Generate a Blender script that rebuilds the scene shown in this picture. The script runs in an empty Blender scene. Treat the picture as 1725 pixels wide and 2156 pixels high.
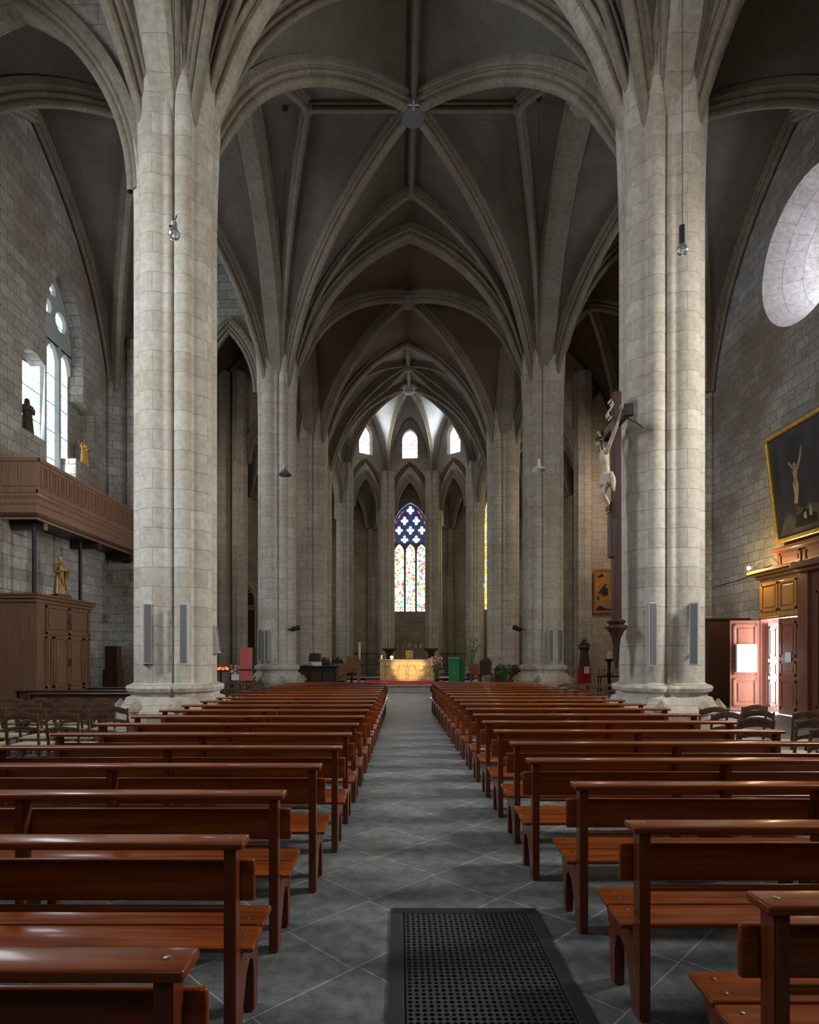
import bpy, bmesh, math, random
from mathutils import Vector, Matrix
from mathutils.geometry import tessellate_polygon
random.seed(7)
SC = bpy.context.scene
COL = SC.collection
PI = math.pi
# ------------------------------------------------------------------ camera
F = 1260.0; VX, VY = 842.0, 1380.0; EYE = 1.6
cd = bpy.data.cameras.new('camera'); cam = bpy.data.objects.new('camera', cd); COL.objects.link(cam)
cam.location = (0, 0, EYE); cam.rotation_euler = (PI/2, 0, 0)
cd.sensor_fit = 'HORIZONTAL'; cd.sensor_width = 36; cd.lens = 36*F/1725
cd.shift_x = (862.5-VX)/1725; cd.shift_y = (VY-1078)/1725
cd.clip_start = .05; cd.clip_end = 200
SC.camera = cam
def at(px, py, d):            # measured place of a pixel at distance d (survey helper)
    return Vector(((px-VX)/F*d, d, EYE+(VY-py)/F*d))
# ------------------------------------------------------------------ world, exposure, daylight through the windows
w = bpy.data.worlds.new('world'); SC.world = w; w.use_nodes = True
w.node_tree.nodes['Background'].inputs[0].default_value = (.55, .65, .8, 1)
w.node_tree.nodes['Background'].inputs[1].default_value = .3
SC.view_settings.view_transform = 'Standard'; SC.view_settings.look = 'None'
SC.view_settings.gamma = 1; SC.view_settings.exposure = .05; SC.view_settings.use_curve_mapping = False
def area(name, loc, target, sx, sy, power, col, spread=180):
    l = bpy.data.lights.new(name, 'AREA'); l.shape = 'RECTANGLE'; l.size = sx; l.size_y = sy
    l.energy = power; l.color = col; l.spread = math.radians(spread)
    o = bpy.data.objects.new(name, l); COL.objects.link(o); o.location = loc
    o.rotation_euler = (Vector(target)-Vector(loc)).to_track_quat('-Z', 'Y').to_euler()
    return o
area('west_window_light', (0.4, -7.3, 12), (0.4, 26, 9.0), 5, 6, 330, (1, .97, .93), 110)
area('left_bay_window_light', (-9.8, 5.2, 8.5), (-3, 10.0, 4.5), 2.2, 6.0, 640, (.86, .93, 1), 140)
area('right_bay_window_light', (10.6, 6.8, 7.0), (0, 7.6, 1.8), 1.8, 3.6, 1020, (1, .95, .87), 140)
area('left_gallery_window_light', (-10.3, 18.1, 9.6), (0, 15.0, 9), 1.6, 5.5, 240, (.84, .92, 1))
area('oculus_light', (12.3, 16.1, 12.6), (0, 16, 9), 1.6, 1.6, 110, (.86, .9, 1))
area('choir_left_light', (-1.8, 37.3, 15.3), (3, 32.5, 15.8), .7, 1.5, 85, (.9, .96, 1))
area('choir_right_light', (3.0, 37.3, 15.3), (-2, 32.5, 15.8), .7, 1.5, 85, (.9, .96, 1))
area('choir_axis_light', (.6, 42.3, 8.6), (.4, 30, 3), 2.0, 6.5, 160, (1, .97, .9))
area('ambulatory_right_light', (5.6, 40.6, 8), (1.5, 33, 3), 1.4, 5, 200, (1, .8, .5))
area('ambulatory_left_light', (-8.5, 31.8, 8), (2, 30, 5), 1.4, 5, 180, (.85, .92, 1))
area('ambulatory_south_light', (9.2, 31.8, 8), (-2, 30, 5), 1.4, 5, 180, (1, .86, .66))
area('transept_left_light', (-9.8, 25.2, 9), (2, 26, 5), 1.6, 5, 110, (1, .84, .7))
area('transept_right_light', (10.6, 24.2, 9), (6, 29, 3), 1.6, 5, 260, (1, .8, .62))
area('doorway_light', (11.15, 16.55, 1.4), (5.4, 11.6, 1.3), 0.9, 2.3, 800, (.95, .97, 1))
def spot(name, loc, target, power, col, ang, blend=.5, r=.05):
    l = bpy.data.lights.new(name, 'SPOT'); l.energy = power; l.color = col; l.spot_size = math.radians(ang); l.spot_blend = blend; l.shadow_soft_size = r
    o = bpy.data.objects.new(name, l); COL.objects.link(o); o.location = loc
    o.rotation_euler = (Vector(target)-Vector(loc)).to_track_quat('-Z', 'Y').to_euler()
def point(name, loc, power, col, r=.03):
    l = bpy.data.lights.new(name, 'POINT'); l.energy = power; l.color = col; l.shadow_soft_size = r
    o = bpy.data.objects.new(name, l); COL.objects.link(o); o.location = loc
# ------------------------------------------------------------------ materials
def newmat(name):
    m = bpy.data.materials.new(name); m.use_nodes = True
    nt = m.node_tree; return m, nt, nt.nodes['Principled BSDF']
def plain(name, col, rough=.6, metal=0, coat=0, emit=None, es=0, trans=0, noise=0, nscale=6):
    m, nt, b = newmat(name)
    b.inputs['Base Color'].default_value = (*col, 1); b.inputs['Roughness'].default_value = rough
    b.inputs['Metallic'].default_value = metal; b.inputs['Coat Weight'].default_value = coat
    b.inputs['Coat Roughness'].default_value = .12
    if emit: b.inputs['Emission Color'].default_value = (*emit, 1); b.inputs['Emission Strength'].default_value = es
    if trans: b.inputs['Transmission Weight'].default_value = trans
    if noise:
        n = nt.nodes.new('ShaderNodeTexNoise'); n.inputs['Scale'].default_value = nscale; n.inputs['Detail'].default_value = 3
        tc = nt.nodes.new('ShaderNodeTexCoord'); nt.links.new(tc.outputs['Object'], n.inputs['Vector'])
        r = nt.nodes.new('ShaderNodeValToRGB'); e = r.color_ramp.elements
        e[0].position = .3; e[1].position = .7
        e[0].color = (*[c*(1-noise) for c in col], 1); e[1].color = (*[min(1, c*(1+noise)) for c in col], 1)
        nt.links.new(n.outputs[0], r.inputs[0]); nt.links.new(r.outputs[0], b.inputs['Base Color'])
    return m
def masonry(name, c1, c2, cm, cs, bw=.62, rh=.35, mort=.01, stain=.5, bump=.35, offset=.5, rot=0, rough=.85, sscale=.35, fine=.25, squash=0):
    """stone blocks laid on the mesh's metre UVs; blotchy weathering of its own shape"""
    m, nt, b = newmat(name); N = nt.nodes.new; L = nt.links.new
    uv = N('ShaderNodeUVMap'); tc = N('ShaderNodeTexCoord')
    mp = N('ShaderNodeMapping'); mp.inputs['Rotation'].default_value[2] = rot
    # wobble the joints a little
    nw = N('ShaderNodeTexNoise'); nw.inputs['Scale'].default_value = 2.2; L(tc.outputs['Object'], nw.inputs['Vector'])
    sub = N('ShaderNodeVectorMath'); sub.operation = 'SUBTRACT'; sub.inputs[1].default_value = (.5, .5, .5); L(nw.outputs['Color'], sub.inputs[0])
    sc = N('ShaderNodeVectorMath'); sc.operation = 'SCALE'; sc.inputs['Scale'].default_value = .05 if squash == 0 else squash; L(sub.outputs[0], sc.inputs[0])
    ad = N('ShaderNodeVectorMath'); L(uv.outputs[0], ad.inputs[0]); L(sc.outputs[0], ad.inputs[1]); L(ad.outputs[0], mp.inputs['Vector'])
    br = N('ShaderNodeTexBrick'); br.inputs['Scale'].default_value = 1; br.inputs['Brick Width'].default_value = bw
    br.inputs['Row Height'].default_value = rh; br.inputs['Mortar Size'].default_value = mort; br.inputs['Mortar Smooth'].default_value = .3
    br.offset = offset; br.inputs['Color1'].default_value = (*c1, 1); br.inputs['Color2'].default_value = (*c2, 1); br.inputs['Mortar'].default_value = (*cm, 1)
    L(mp.outputs[0], br.inputs['Vector'])
    n1 = N('ShaderNodeTexNoise'); n1.inputs['Scale'].default_value = sscale; n1.inputs['Detail'].default_value = 6; n1.inputs['Roughness'].default_value = .6; L(tc.outputs['Object'], n1.inputs['Vector'])
    r1 = N('ShaderNodeValToRGB'); r1.color_ramp.elements[0].position = .42; r1.color_ramp.elements[1].position = .66; L(n1.outputs[0], r1.inputs[0])
    k = N('ShaderNodeMath'); k.operation = 'MULTIPLY'; k.inputs[1].default_value = stain; L(r1.outputs[0], k.inputs[0])
    mx = N('ShaderNodeMixRGB'); mx.inputs[2].default_value = (*cs, 1); L(k.outputs[0], mx.inputs[0]); L(br.outputs[0], mx.inputs[1])
    n2 = N('ShaderNodeTexNoise'); n2.inputs['Scale'].default_value = 9; n2.inputs['Detail'].default_value = 5; n2.inputs['Roughness'].default_value = .7; L(tc.outputs['Object'], n2.inputs['Vector'])
    mr = N('ShaderNodeMapRange'); mr.inputs[1].default_value = .3; mr.inputs[2].default_value = .7; mr.inputs[3].default_value = 1-fine; mr.inputs[4].default_value = 1+fine; L(n2.outputs[0], mr.inputs[0])
    ml = N('ShaderNodeMixRGB'); ml.blend_type = 'MULTIPLY'; ml.inputs[0].default_value = 1; L(mx.outputs[0], ml.inputs[1]); L(mr.outputs[0], ml.inputs[2])
    L(ml.outputs[0], b.inputs['Base Color']); b.inputs['Roughness'].default_value = rough
    b.inputs['Specular IOR Level'].default_value = .25
    if bump:
        sm = N('ShaderNodeMath'); sm.operation = 'SUBTRACT'; L(n2.outputs[0], sm.inputs[0]); L(br.outputs['Fac'], sm.inputs[1])
        bp = N('ShaderNodeBump'); bp.inputs['Strength'].default_value = bump; bp.inputs['Distance'].default_value = .02
        L(sm.outputs[0], bp.inputs['Height']); L(bp.outputs[0], b.inputs['Normal'])
    return m
def wood(name, c1, c2, rough=.3, coat=.6, scale=3, axis=0):
    m, nt, b = newmat(name); N = nt.nodes.new; L = nt.links.new
    tc = N('ShaderNodeTexCoord'); mp = N('ShaderNodeMapping'); s = [scale*6]*3; s[axis] = scale*.35
    mp.inputs['Scale'].default_value = s; L(tc.outputs['Object'], mp.inputs[0])
    n = N('ShaderNodeTexNoise'); n.inputs['Scale'].default_value = 1; n.inputs['Detail'].default_value = 5; n.inputs['Distortion'].default_value = 1.2; L(mp.outputs[0], n.inputs['Vector'])
    r = N('ShaderNodeValToRGB'); r.color_ramp.elements[0].position = .3; r.color_ramp.elements[1].position = .7
    r.color_ramp.elements[0].color = (*c1, 1); r.color_ramp.elements[1].color = (*c2, 1); L(n.outputs[0], r.inputs[0]); L(r.outputs[0], b.inputs['Base Color'])
    b.inputs['Roughness'].default_value = rough; b.inputs['Coat Weight'].default_value = coat; b.inputs['Coat Roughness'].default_value = .12; b.inputs['Specular IOR Level'].default_value = .3
    return m
M = {}
M['pier'] = masonry('pier_stone', (.42, .39, .34), (.53, .50, .445), (.30, .255, .18), (.30, .24, .17), bw=.78, rh=.355, mort=.007, stain=.6, fine=.2)
M['pier_dark'] = masonry('choir_pier_stone', (.40, .365, .31), (.47, .435, .38), (.25, .22, .18), (.22, .18, .14), bw=.7, rh=.38, stain=.6)
M['wall'] = masonry('wall_stone', (.30, .295, .28), (.45, .44, .42), (.17, .155, .13), (.20, .15, .105), bw=.55, rh=.3, mort=.011, stain=.8, bump=.5)
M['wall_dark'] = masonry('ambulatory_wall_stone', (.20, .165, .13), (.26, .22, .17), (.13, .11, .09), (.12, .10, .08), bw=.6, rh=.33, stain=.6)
M['wall_warm'] = masonry('transept_wall_stone', (.40, .33, .27), (.47, .40, .34), (.26, .22, .18), (.3, .22, .16), bw=.6, rh=.36, stain=.4)
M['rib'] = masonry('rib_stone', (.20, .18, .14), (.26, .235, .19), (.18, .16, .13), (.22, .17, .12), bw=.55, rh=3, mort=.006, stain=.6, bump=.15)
M['rib_lit'] = masonry('lit_rib_stone', (.36, .33, .27), (.45, .42, .36), (.2, .17, .13), (.27, .21, .15), bw=.55, rh=3, mort=.006, stain=.6, bump=.15)  # brighter copy of the rib stone; light on the front arches put into colour
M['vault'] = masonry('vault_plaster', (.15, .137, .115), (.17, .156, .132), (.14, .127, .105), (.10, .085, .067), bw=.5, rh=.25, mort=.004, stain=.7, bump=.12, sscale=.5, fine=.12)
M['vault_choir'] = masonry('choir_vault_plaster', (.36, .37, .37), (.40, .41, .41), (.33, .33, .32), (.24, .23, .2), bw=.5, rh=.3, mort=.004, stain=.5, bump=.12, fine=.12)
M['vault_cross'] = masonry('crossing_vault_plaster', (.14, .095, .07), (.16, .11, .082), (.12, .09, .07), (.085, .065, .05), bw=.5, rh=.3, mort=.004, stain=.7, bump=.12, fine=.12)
M['floor'] = masonry('floor_slabs', (.10, .108, .112), (.16, .168, .17), (.34, .34, .33), (.07, .077, .083), bw=.62, rh=.575, mort=.005, stain=.5, bump=.15, rot=-PI/4, rough=.55, offset=.06, fine=.45, sscale=1.1, squash=.012)
M['step'] = plain('step_stone', (.3, .3, .29), .7, noise=.15)
M['bench'] = wood('varnished_pew_wood', (.115, .021, .003), (.26, .057, .006), .33, .3)
M['bench_end'] = wood('varnished_pew_end_wood', (.10, .020, .006), (.16, .036, .010), .35, .4, axis=2)
M['oak'] = wood('old_brown_oak', (.20, .105, .065), (.30, .17, .11), .5, .15, axis=2)
M['oak_mid'] = wood('cupboard_oak', (.12, .058, .033), (.19, .10, .058), .5, .15, axis=2)
M['oak_dark'] = wood('dark_stained_oak', (.035, .015, .010), (.07, .03, .018), .45, .2, axis=2)
M['oak_honey'] = wood('honey_oak', (.32, .15, .04), (.45, .24, .07), .4, .3, axis=2)
M['oak_door'] = wood('reddish_door_oak', (.18, .065, .04), (.26, .10, .06), .4, .3, axis=2)
M['chair'] = wood('chair_wood', (.05, .022, .012), (.10, .05, .026), .45, .2, axis=2)
M['straw'] = plain('straw_seat', (.32, .26, .16), .8, noise=.25, nscale=40)
M['screw'] = plain('brass_screw', (.45, .42, .34), .3, 1)
M['iron'] = plain('black_iron', (.012, .012, .013), .45, .4)
M['steel'] = plain('grey_steel', (.3, .31, .32), .35, .8)
M['rubber'] = plain('black_rubber', (.028, .029, .031), .62)
M['spk'] = plain('white_speaker_case', (.42, .42, .41), .45)
M['grille'] = plain('grey_speaker_grille', (.13, .135, .14), .6)
M['glass'] = plain('bulb_glass', (.9, .92, .95), .05, trans=.85)
M['gold'] = plain('gilded_wood', (.62, .40, .11), .35, .7, noise=.3, nscale=12)
M['altar'] = plain('gilded_altar_panel', (.78, .60, .30), .38, .35, noise=.12, nscale=6)
M['marble'] = plain('altar_marble', (.55, .5, .42), .4, noise=.1)
M['red'] = plain('red_cloth', (.42, .018, .02), .85)
M['red_carpet'] = plain('red_carpet', (.45, .01, .02), .95)
M['pink'] = plain('rose_cloth', (.62, .14, .14), .85)
M['green'] = plain('green_cloth', (.02, .22, .07), .8)
M['leaf'] = plain('green_leaf', (.05, .14, .03), .5, noise=.3)
M['petal'] = plain('pink_petal', (.75, .38, .33), .6, noise=.3, nscale=20)
M['petal_w'] = plain('cream_petal', (.7, .62, .5), .6)
M['wax'] = plain('white_wax', (.8, .77, .66), .5)
M['wax_red'] = plain('red_votive_glass', (.8, .05, .02), .3, emit=(1, .12, .03), es=2.5)
M['flame'] = plain('flame', (1, .8, .4), .5, emit=(1, .75, .3), es=30)
M['bulb_on'] = plain('lit_bulb', (1, .85, .5), .3, emit=(1, .72, .32), es=60)
M['robe_dark'] = plain('dark_brown_wood_carving', (.06, .033, .02), .5, noise=.4, nscale=12)
M['robe_gold'] = plain('gilded_carving', (.30, .19, .07), .45, .4, noise=.4, nscale=14)
M['robe_mix'] = plain('painted_tunic', (.12, .07, .035), .5, noise=.5, nscale=14)
M['skin'] = plain('painted_flesh', (.42, .31, .22), .5, noise=.15, nscale=10)
M['ivory'] = plain('pale_carved_flesh', (.40, .32, .22), .5, noise=.25, nscale=9)
M['linen'] = plain('pale_carved_linen', (.45, .40, .32), .7, noise=.15)
M['cross'] = wood('dark_red_cross_wood', (.028, .010, .008), (.05, .018, .014), .45, .2, axis=2)
M['paper'] = plain('white_paper', (.75, .76, .78), .7)
M['blueprint'] = plain('pale_blue_print', (.25, .5, .62), .7)
M['black'] = plain('matt_black', (.006, .006, .007), .7)
M['screen'] = plain('dark_screen', (.02, .012, .012), .25)
M['paint_dark'] = plain('dark_oil_paint', (.018, .018, .026), .35, coat=.3, noise=.6, nscale=2)
M['paint_fig'] = plain('pale_oil_paint', (.30, .22, .13), .4, noise=.3, nscale=4)
M['paint_fig2'] = plain('ochre_oil_paint', (.42, .18, .03), .4, noise=.4, nscale=3)
M['paint_mid'] = plain('brown_oil_paint', (.05, .045, .04), .4, noise=.5, nscale=3)
M['lead'] = plain('window_tracery_stone', (.16, .16, .17), .8)
M['tracery'] = plain('pale_mullion_stone', (.36, .38, .40), .8, noise=.1)
M['frame_red'] = plain('reddish_gilt_frame', (.36, .13, .07), .4, .3)
M['terracotta'] = plain('terracotta', (.2, .07, .035), .7)
M['sky_out'] = plain('daylight_outside', (1, 1, 1), 1, emit=(.95, .97, 1), es=14)
M['greenpot'] = plain('dark_plant_pot', (.03, .03, .03), .5)

def stained(name, cols, scale, strength, white=.5, base=(.95, .97, 1), border=None):
    """lit leaded glass: small coloured quarries with dark cames, daylight behind it"""
    m, nt, b = newmat(name); N = nt.nodes.new; L = nt.links.new
    uv = N('ShaderNodeUVMap'); v = N('ShaderNodeTexVoronoi'); v.inputs['Scale'].default_value = scale; v.voronoi_dimensions = '2D'
    L(uv.outputs[0], v.inputs['Vector'])
    sp = N('ShaderNodeSeparateColor'); L(v.outputs['Color'], sp.inputs[0])
    r = N('ShaderNodeValToRGB'); r.color_ramp.interpolation = 'CONSTANT'; els = r.color_ramp.elements
    n = len(cols); els[0].position = 0; els[0].color = (*base, 1); els[1].position = white; els[1].color = (*cols[0], 1)
    for i in range(1, n):
        e = els.new(white+(1-white)*i/n); e.color = (*cols[i], 1)
    L(sp.outputs[0], r.inputs[0])
    ve = N('ShaderNodeTexVoronoi'); ve.feature = 'DISTANCE_TO_EDGE'; ve.voronoi_dimensions = '2D'; ve.inputs['Scale'].default_value = scale; L(uv.outputs[0], ve.inputs['Vector'])
    mr = N('ShaderNodeMapRange'); mr.inputs[1].default_value = .02; mr.inputs[2].default_value = .07; L(ve.outputs[0], mr.inputs[0])
    # saddle bars every 0.7 m
    sx = N('ShaderNodeSeparateXYZ'); L(uv.outputs[0], sx.inputs[0])
    fm = N('ShaderNodeMath'); fm.operation = 'PINGPONG'; fm.inputs[1].default_value = .42; L(sx.outputs[1], fm.inputs[0])
    gt = N('ShaderNodeMath'); gt.operation = 'GREATER_THAN'; gt.inputs[1].default_value = .012; L(fm.outputs[0], gt.inputs[0])
    mu = N('ShaderNodeMath'); mu.operation = 'MULTIPLY'; L(mr.outputs[0], mu.inputs[0]); L(gt.outputs[0], mu.inputs[1])
    m2 = N('ShaderNodeMixRGB'); m2.blend_type = 'MULTIPLY'; m2.inputs[0].default_value = 1; L(r.outputs[0], m2.inputs[1]); L(mu.outputs[0], m2.inputs[2])
    L(m2.outputs[0], b.inputs['Emission Color']); b.inputs['Emission Strength'].default_value = strength
    b.inputs['Base Color'].default_value = (.05, .05, .06, 1); b.inputs['Roughness'].default_value = .3
    return m
M['sg_main'] = stained('figure_stained_glass', [(.9, .12, .04), (.95, .55, .1), (.1, .35, .75), (.25, .6, .35), (.95, .8, .5), (.75, .1, .1), (.4, .7, .95)], 8.5, 2.1, .45)
M['sg_border'] = stained('red_border_glass', [(1, .1, .02), (1, .3, .05), (.7, .05, .1)], 5, 1.2, .05)
M['sg_blue'] = stained('blue_quatrefoil_glass', [(.35, .55, 1), (.6, .75, 1), (.8, .88, 1)], 4, 2.0, .5, (.95, .97, 1))
M['sg_violet'] = stained('deep_blue_ground_glass', [(.01, .02, .10), (.02, .05, .18), (.05, .03, .10)], 9, .9, .08, (.02, .04, .14))
M['sg_side'] = stained('pale_side_glass', [(.5, .85, 1), (.75, .95, .8), (1, .95, .7)], 9, 1.9, .55)
M['sg_edge'] = stained('coloured_edge_glass', [(.95, .4, .05), (.1, .55, .25), (.95, .75, .2), (.2, .5, .8)], 9, .9, .12)
M['sg_warm'] = stained('amber_side_glass', [(1, .55, .05), (1, .8, .2), (.4, .8, .9)], 5, 1.5, .2, (1, .85, .4))
M['sg_clear'] = stained('clerestory_glass', [(.8, .35, .4), (.75, .8, 1), (.6, .85, .8)], 6, 2.2, .7)

# ------------------------------------------------------------------ mesh helpers
def link(name, bm, mats, parent=None, smooth=False, angle=None):
    me = bpy.data.meshes.new(name); bm.normal_update(); bm.to_mesh(me); bm.free()
    for m in (mats if isinstance(mats, (list, tuple)) else [mats]): me.materials.append(m)
    if smooth:
        for p in me.polygons: p.use_smooth = True
        if angle: me.set_sharp_from_angle(angle=math.radians(angle))
    o = bpy.data.objects.new(name, me); COL.objects.link(o)
    if parent is not None: o.parent = parent
    return o
def struct(name, bm, mat, parent=None, smooth=False, angle=None):
    o = link(name, bm, mat, parent, smooth, angle)
    if parent is None: o['kind'] = 'structure'
    return o
def tag(o, label, cat, group=None):
    o['label'] = label; o['category'] = cat
    if group: o['group'] = group
    return o
def thing(name, label, cat, loc=(0, 0, 0), rz=0, group=None):
    o = bpy.data.objects.new(name, None); COL.objects.link(o); o.location = loc; o.rotation_euler = (0, 0, rz)
    o.empty_display_size = .2
    return tag(o, label, cat, group)
def single(name, bm, mat, label, cat, loc=(0, 0, 0), rz=0, group=None, smooth=False, angle=None):
    o = link(name, bm, mat, None, smooth, angle); o.location = loc; o.rotation_euler = (0, 0, rz)
    return tag(o, label, cat, group)
def copy_tree(o, parent=None):
    c = o.copy(); COL.objects.link(c)
    if parent is not None: c.parent = parent
    for ch in [k for k in COL.objects if k.parent == o]: copy_tree(ch, c)
    return c
def B(): return bmesh.new()
def box(bm, c, s, bev=0, rot=None, mi=0, seg=2):
    r = bmesh.ops.create_cube(bm, size=1)
    vs = r['verts']; M4 = Matrix.Translation(c) @ (rot.to_4x4() if rot is not None else Matrix()) @ Matrix.Diagonal((*s, 1))
    bmesh.ops.transform(bm, matrix=M4, verts=vs)
    fs = {f for v in vs for f in v.link_faces}
    for f in fs: f.material_index = mi
    if bev:
        es = list({e for f in fs for e in f.edges})
        rr = bmesh.ops.bevel(bm, geom=es, offset=bev, segments=seg, affect='EDGES', profile=.5)
        for f in rr['faces']: f.material_index = mi
    return bm
def bx(bm, x0, x1, y0, y1, z0, z1, bev=0, mi=0):
    return box(bm, ((x0+x1)/2, (y0+y1)/2, (z0+z1)/2), (abs(x1-x0), abs(y1-y0), abs(z1-z0)), bev, mi=mi)
def lathe(bm, prof, c=(0, 0, 0), n=20, mi=0, fn=None, cap=True):
    """prof: list of (r, z); fn(theta, k) scales the radius"""
    rings = []
    for k, (r, z) in enumerate(prof):
        ring = []
        for i in range(n):
            a = 2*PI*i/n; rr = r*(fn(a, k) if fn else 1)
            ring.append(bm.verts.new((c[0]+rr*math.cos(a), c[1]+rr*math.sin(a), c[2]+z)))
        rings.append(ring)
    for k in range(len(rings)-1):
        for i in range(n):
            f = bm.faces.new((rings[k][i], rings[k][(i+1) % n], rings[k+1][(i+1) % n], rings[k+1][i])); f.material_index = mi
    if cap:
        f = bm.faces.new(rings[0][::-1]); f.material_index = mi
        f = bm.faces.new(rings[-1]); f.material_index = mi
    return bm
def tube(bm, pts, r, n=8, mi=0):
    pts = [Vector(p) for p in pts]; rs = r if isinstance(r, (list, tuple)) else [r]*len(pts)
    rings = []; up = Vector((0, 0, 1))
    for i, p in enumerate(pts):
        t = (pts[min(i+1, len(pts)-1)]-pts[max(i-1, 0)]).normalized()
        a = t.cross(up if abs(t.z) < .9 else Vector((1, 0, 0)))
        if rings and a.dot(pa) < 0: a = -a
        a.normalize(); pa = a; b = t.cross(a).normalized()
        rings.append([bm.verts.new(p+a*rs[i]*math.cos(2*PI*k/n)+b*rs[i]*math.sin(2*PI*k/n)) for k in range(n)])
    for i in range(len(rings)-1):
        for k in range(n):
            f = bm.faces.new((rings[i][k], rings[i][(k+1) % n], rings[i+1][(k+1) % n], rings[i+1][k])); f.material_index = mi
    for rg in (rings[0], rings[-1][::-1]):
        f = bm.faces.new(rg); f.material_index = mi
    return bm
def ball(bm, c, r, s=(1, 1, 1), u=14, v=9, mi=0):
    rr = bmesh.ops.create_uvsphere(bm, u_segments=u, v_segments=v, radius=r)
    bmesh.ops.transform(bm, matrix=Matrix.Translation(c) @ Matrix.Diagonal((*s, 1)), verts=rr['verts'])
    for f in {f for q in rr['verts'] for f in q.link_faces}: f.material_index = mi
    return bm
def panel(bm, outer, holes, O, U, Vd, T, mi=0, mir=None):
    """flat wall of thickness T with holes; outer/holes are (u, v) metres; real reveals round every opening; metre UVs"""
    O, U, Vd, T = Vector(O), Vector(U), Vector(Vd), Vector(T)
    uvl = bm.loops.layers.uv.verify()
    polys = [outer]+list(holes)
    flat = [p for q in polys for p in q]
    tris = tessellate_polygon([[Vector((p[0], p[1], 0)) for p in q] for q in polys])
    P = lambda p, t: O+U*p[0]+Vd*p[1]+T*t
    fr = [bm.verts.new(P(p, 0)) for p in flat]; bk = [bm.verts.new(P(p, 1)) for p in flat]
    for a, b_, c in tris:
        for vs, order in ((fr, (a, b_, c)), (bk, (c, b_, a))):
            try: f = bm.faces.new([vs[i] for i in order])
            except ValueError: continue
            f.material_index = mi
            for lp, i in zip(f.loops, order): lp[uvl].uv = flat[i]
    s = 0; tl = T.length
    for q in polys:
        n = len(q); acc = 0
        for i in range(n):
            j = (i+1) % n; a, b_ = s+i, s+j
            dl = math.hypot(q[i][0]-q[j][0], q[i][1]-q[j][1])
            f = bm.faces.new((fr[a], fr[b_], bk[b_], bk[a])); f.material_index = mi if mir is None else mir
            vert = abs(q[i][0]-q[j][0]) < abs(q[i][1]-q[j][1])
            if vert: uvs = ((0, q[i][1]), (0, q[j][1]), (tl, q[j][1]), (tl, q[i][1]))
            else: uvs = ((acc, 0), (acc+dl, 0), (acc+dl, tl), (acc, tl))
            for lp, uv in zip(f.loops, uvs): lp[uvl].uv = uv
            acc += dl
        s += n
    bmesh.ops.recalc_face_normals(bm, faces=bm.faces)
    return bm
def arch(x0, x1, zs, ap, n=12, down=None):
    """pointed arch outline from the right springing over the apex to the left one"""
    a = (x1-x0)/2; xc = (x0+x1)/2; r = ap-zs; R = (a*a+r*r)/(2*a); pts = []
    for i in range(n+1):
        t = a*math.cos(PI/2*i/n) if r > a*.99 else a*(1-i/n)
        pts.append((xc+t, zs+math.sqrt(max(0, R*R-(t+R-a)**2))))
    left = [(2*xc-x, z) for x, z in pts[::-1][1:]]
    return pts+left
def opening(x0, x1, z0, zs, ap, n=12):
    return [(x0, z0), (x1, z0)]+arch(x0, x1, zs, ap, n)
# ------------------------------------------------------------------ plan of the church
AX = .363                                   # nave axis
def axis(d): return AX if d < 29 else AX+(d-29)*.027
HW = 4.65; YB = [-7.9, 1.8, 11.5, 21.2, 29.0]
XL, XR = -10.1, 10.9
ZS, ZC = 10.7, 16.75                        # springing and crown
def Fz(u, hx, zs, zc, gap=.35):
    a = hx-gap; r = zc-zs; R = (a*a+r*r)/(2*a); t = abs(u)*hx
    if t >= a: return zs
    return zs+math.sqrt(max(0, R*R-(t+R-a)**2))
def bil(q, u, v):      # q: 4 corners (-1,-1),(1,-1),(1,1),(-1,1)
    s, t = (u+1)/2, (v+1)/2
    return q[0]*(1-s)*(1-t)+q[1]*s*(1-t)+q[2]*s*t+q[3]*(1-s)*t
def vault(name, q, mat, zs=ZS, zc=ZC, hx=4.65, n=36, holes=None):
    """groin-type severies over a four-cornered bay, level ridges, cells pitched from the corners"""
    q = [Vector((x, y)) for x, y in q]; bm = B(); uvl = bm.loops.layers.uv.verify()
    g = {}
    for i in range(n+1):
        for j in range(n+1):
            u, v = -1+2*i/n, -1+2*j/n; p = bil(q, u, v)
            g[i, j] = (bm.verts.new((p.x, p.y, Fz(min(abs(u), abs(v)), hx, zs, zc))), u, v)
    for i in range(n):
        for j in range(n):
            a, b_, c, d = g[i, j], g[i+1, j], g[i+1, j+1], g[i, j+1]
            same = ((a[1]+c[1])*(a[2]+c[2])) > 0
            ts = ((a, b_, c), (a, c, d)) if same else ((a, b_, d), (b_, c, d))
            for t in ts:
                f = bm.faces.new([x[0] for x in t])
                for lp, x in zip(f.loops, t):
                    P = x[0].co; inx = abs(x[1]) < abs(x[2])
                    lp[uvl].uv = ((P.y if inx else P.x), P.z*.7+((P.x if inx else P.y)*.5))
    o = struct(name, bm, mat, smooth=True, angle=25)
    # outer shell so that the vault has thickness
    so = o.modifiers.new('thickness', 'SOLIDIFY'); so.thickness = .3; so.offset = 1
    return o, q
RIB = [(-.2, .12), (-.2, -.03), (-.165, -.065), (-.125, -.07), (-.115, -.1), (-.14, -.135), (-.15, -.17), (-.135, -.2), (-.1, -.215), (-.065, -.2), (-.055, -.225), (-.09, -.27), (-.1, -.32), (-.08, -.37), (-.04, -.395), (0, -.4)]
RIB = RIB+[(-s, t) for s, t in RIB[::-1][1:]]
THIN = [(s*.72, t*.8 if t < 0 else t) for s, t in RIB]
WIDE = [(s*1.75, t*1.15 if t < 0 else t) for s, t in RIB]
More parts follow.
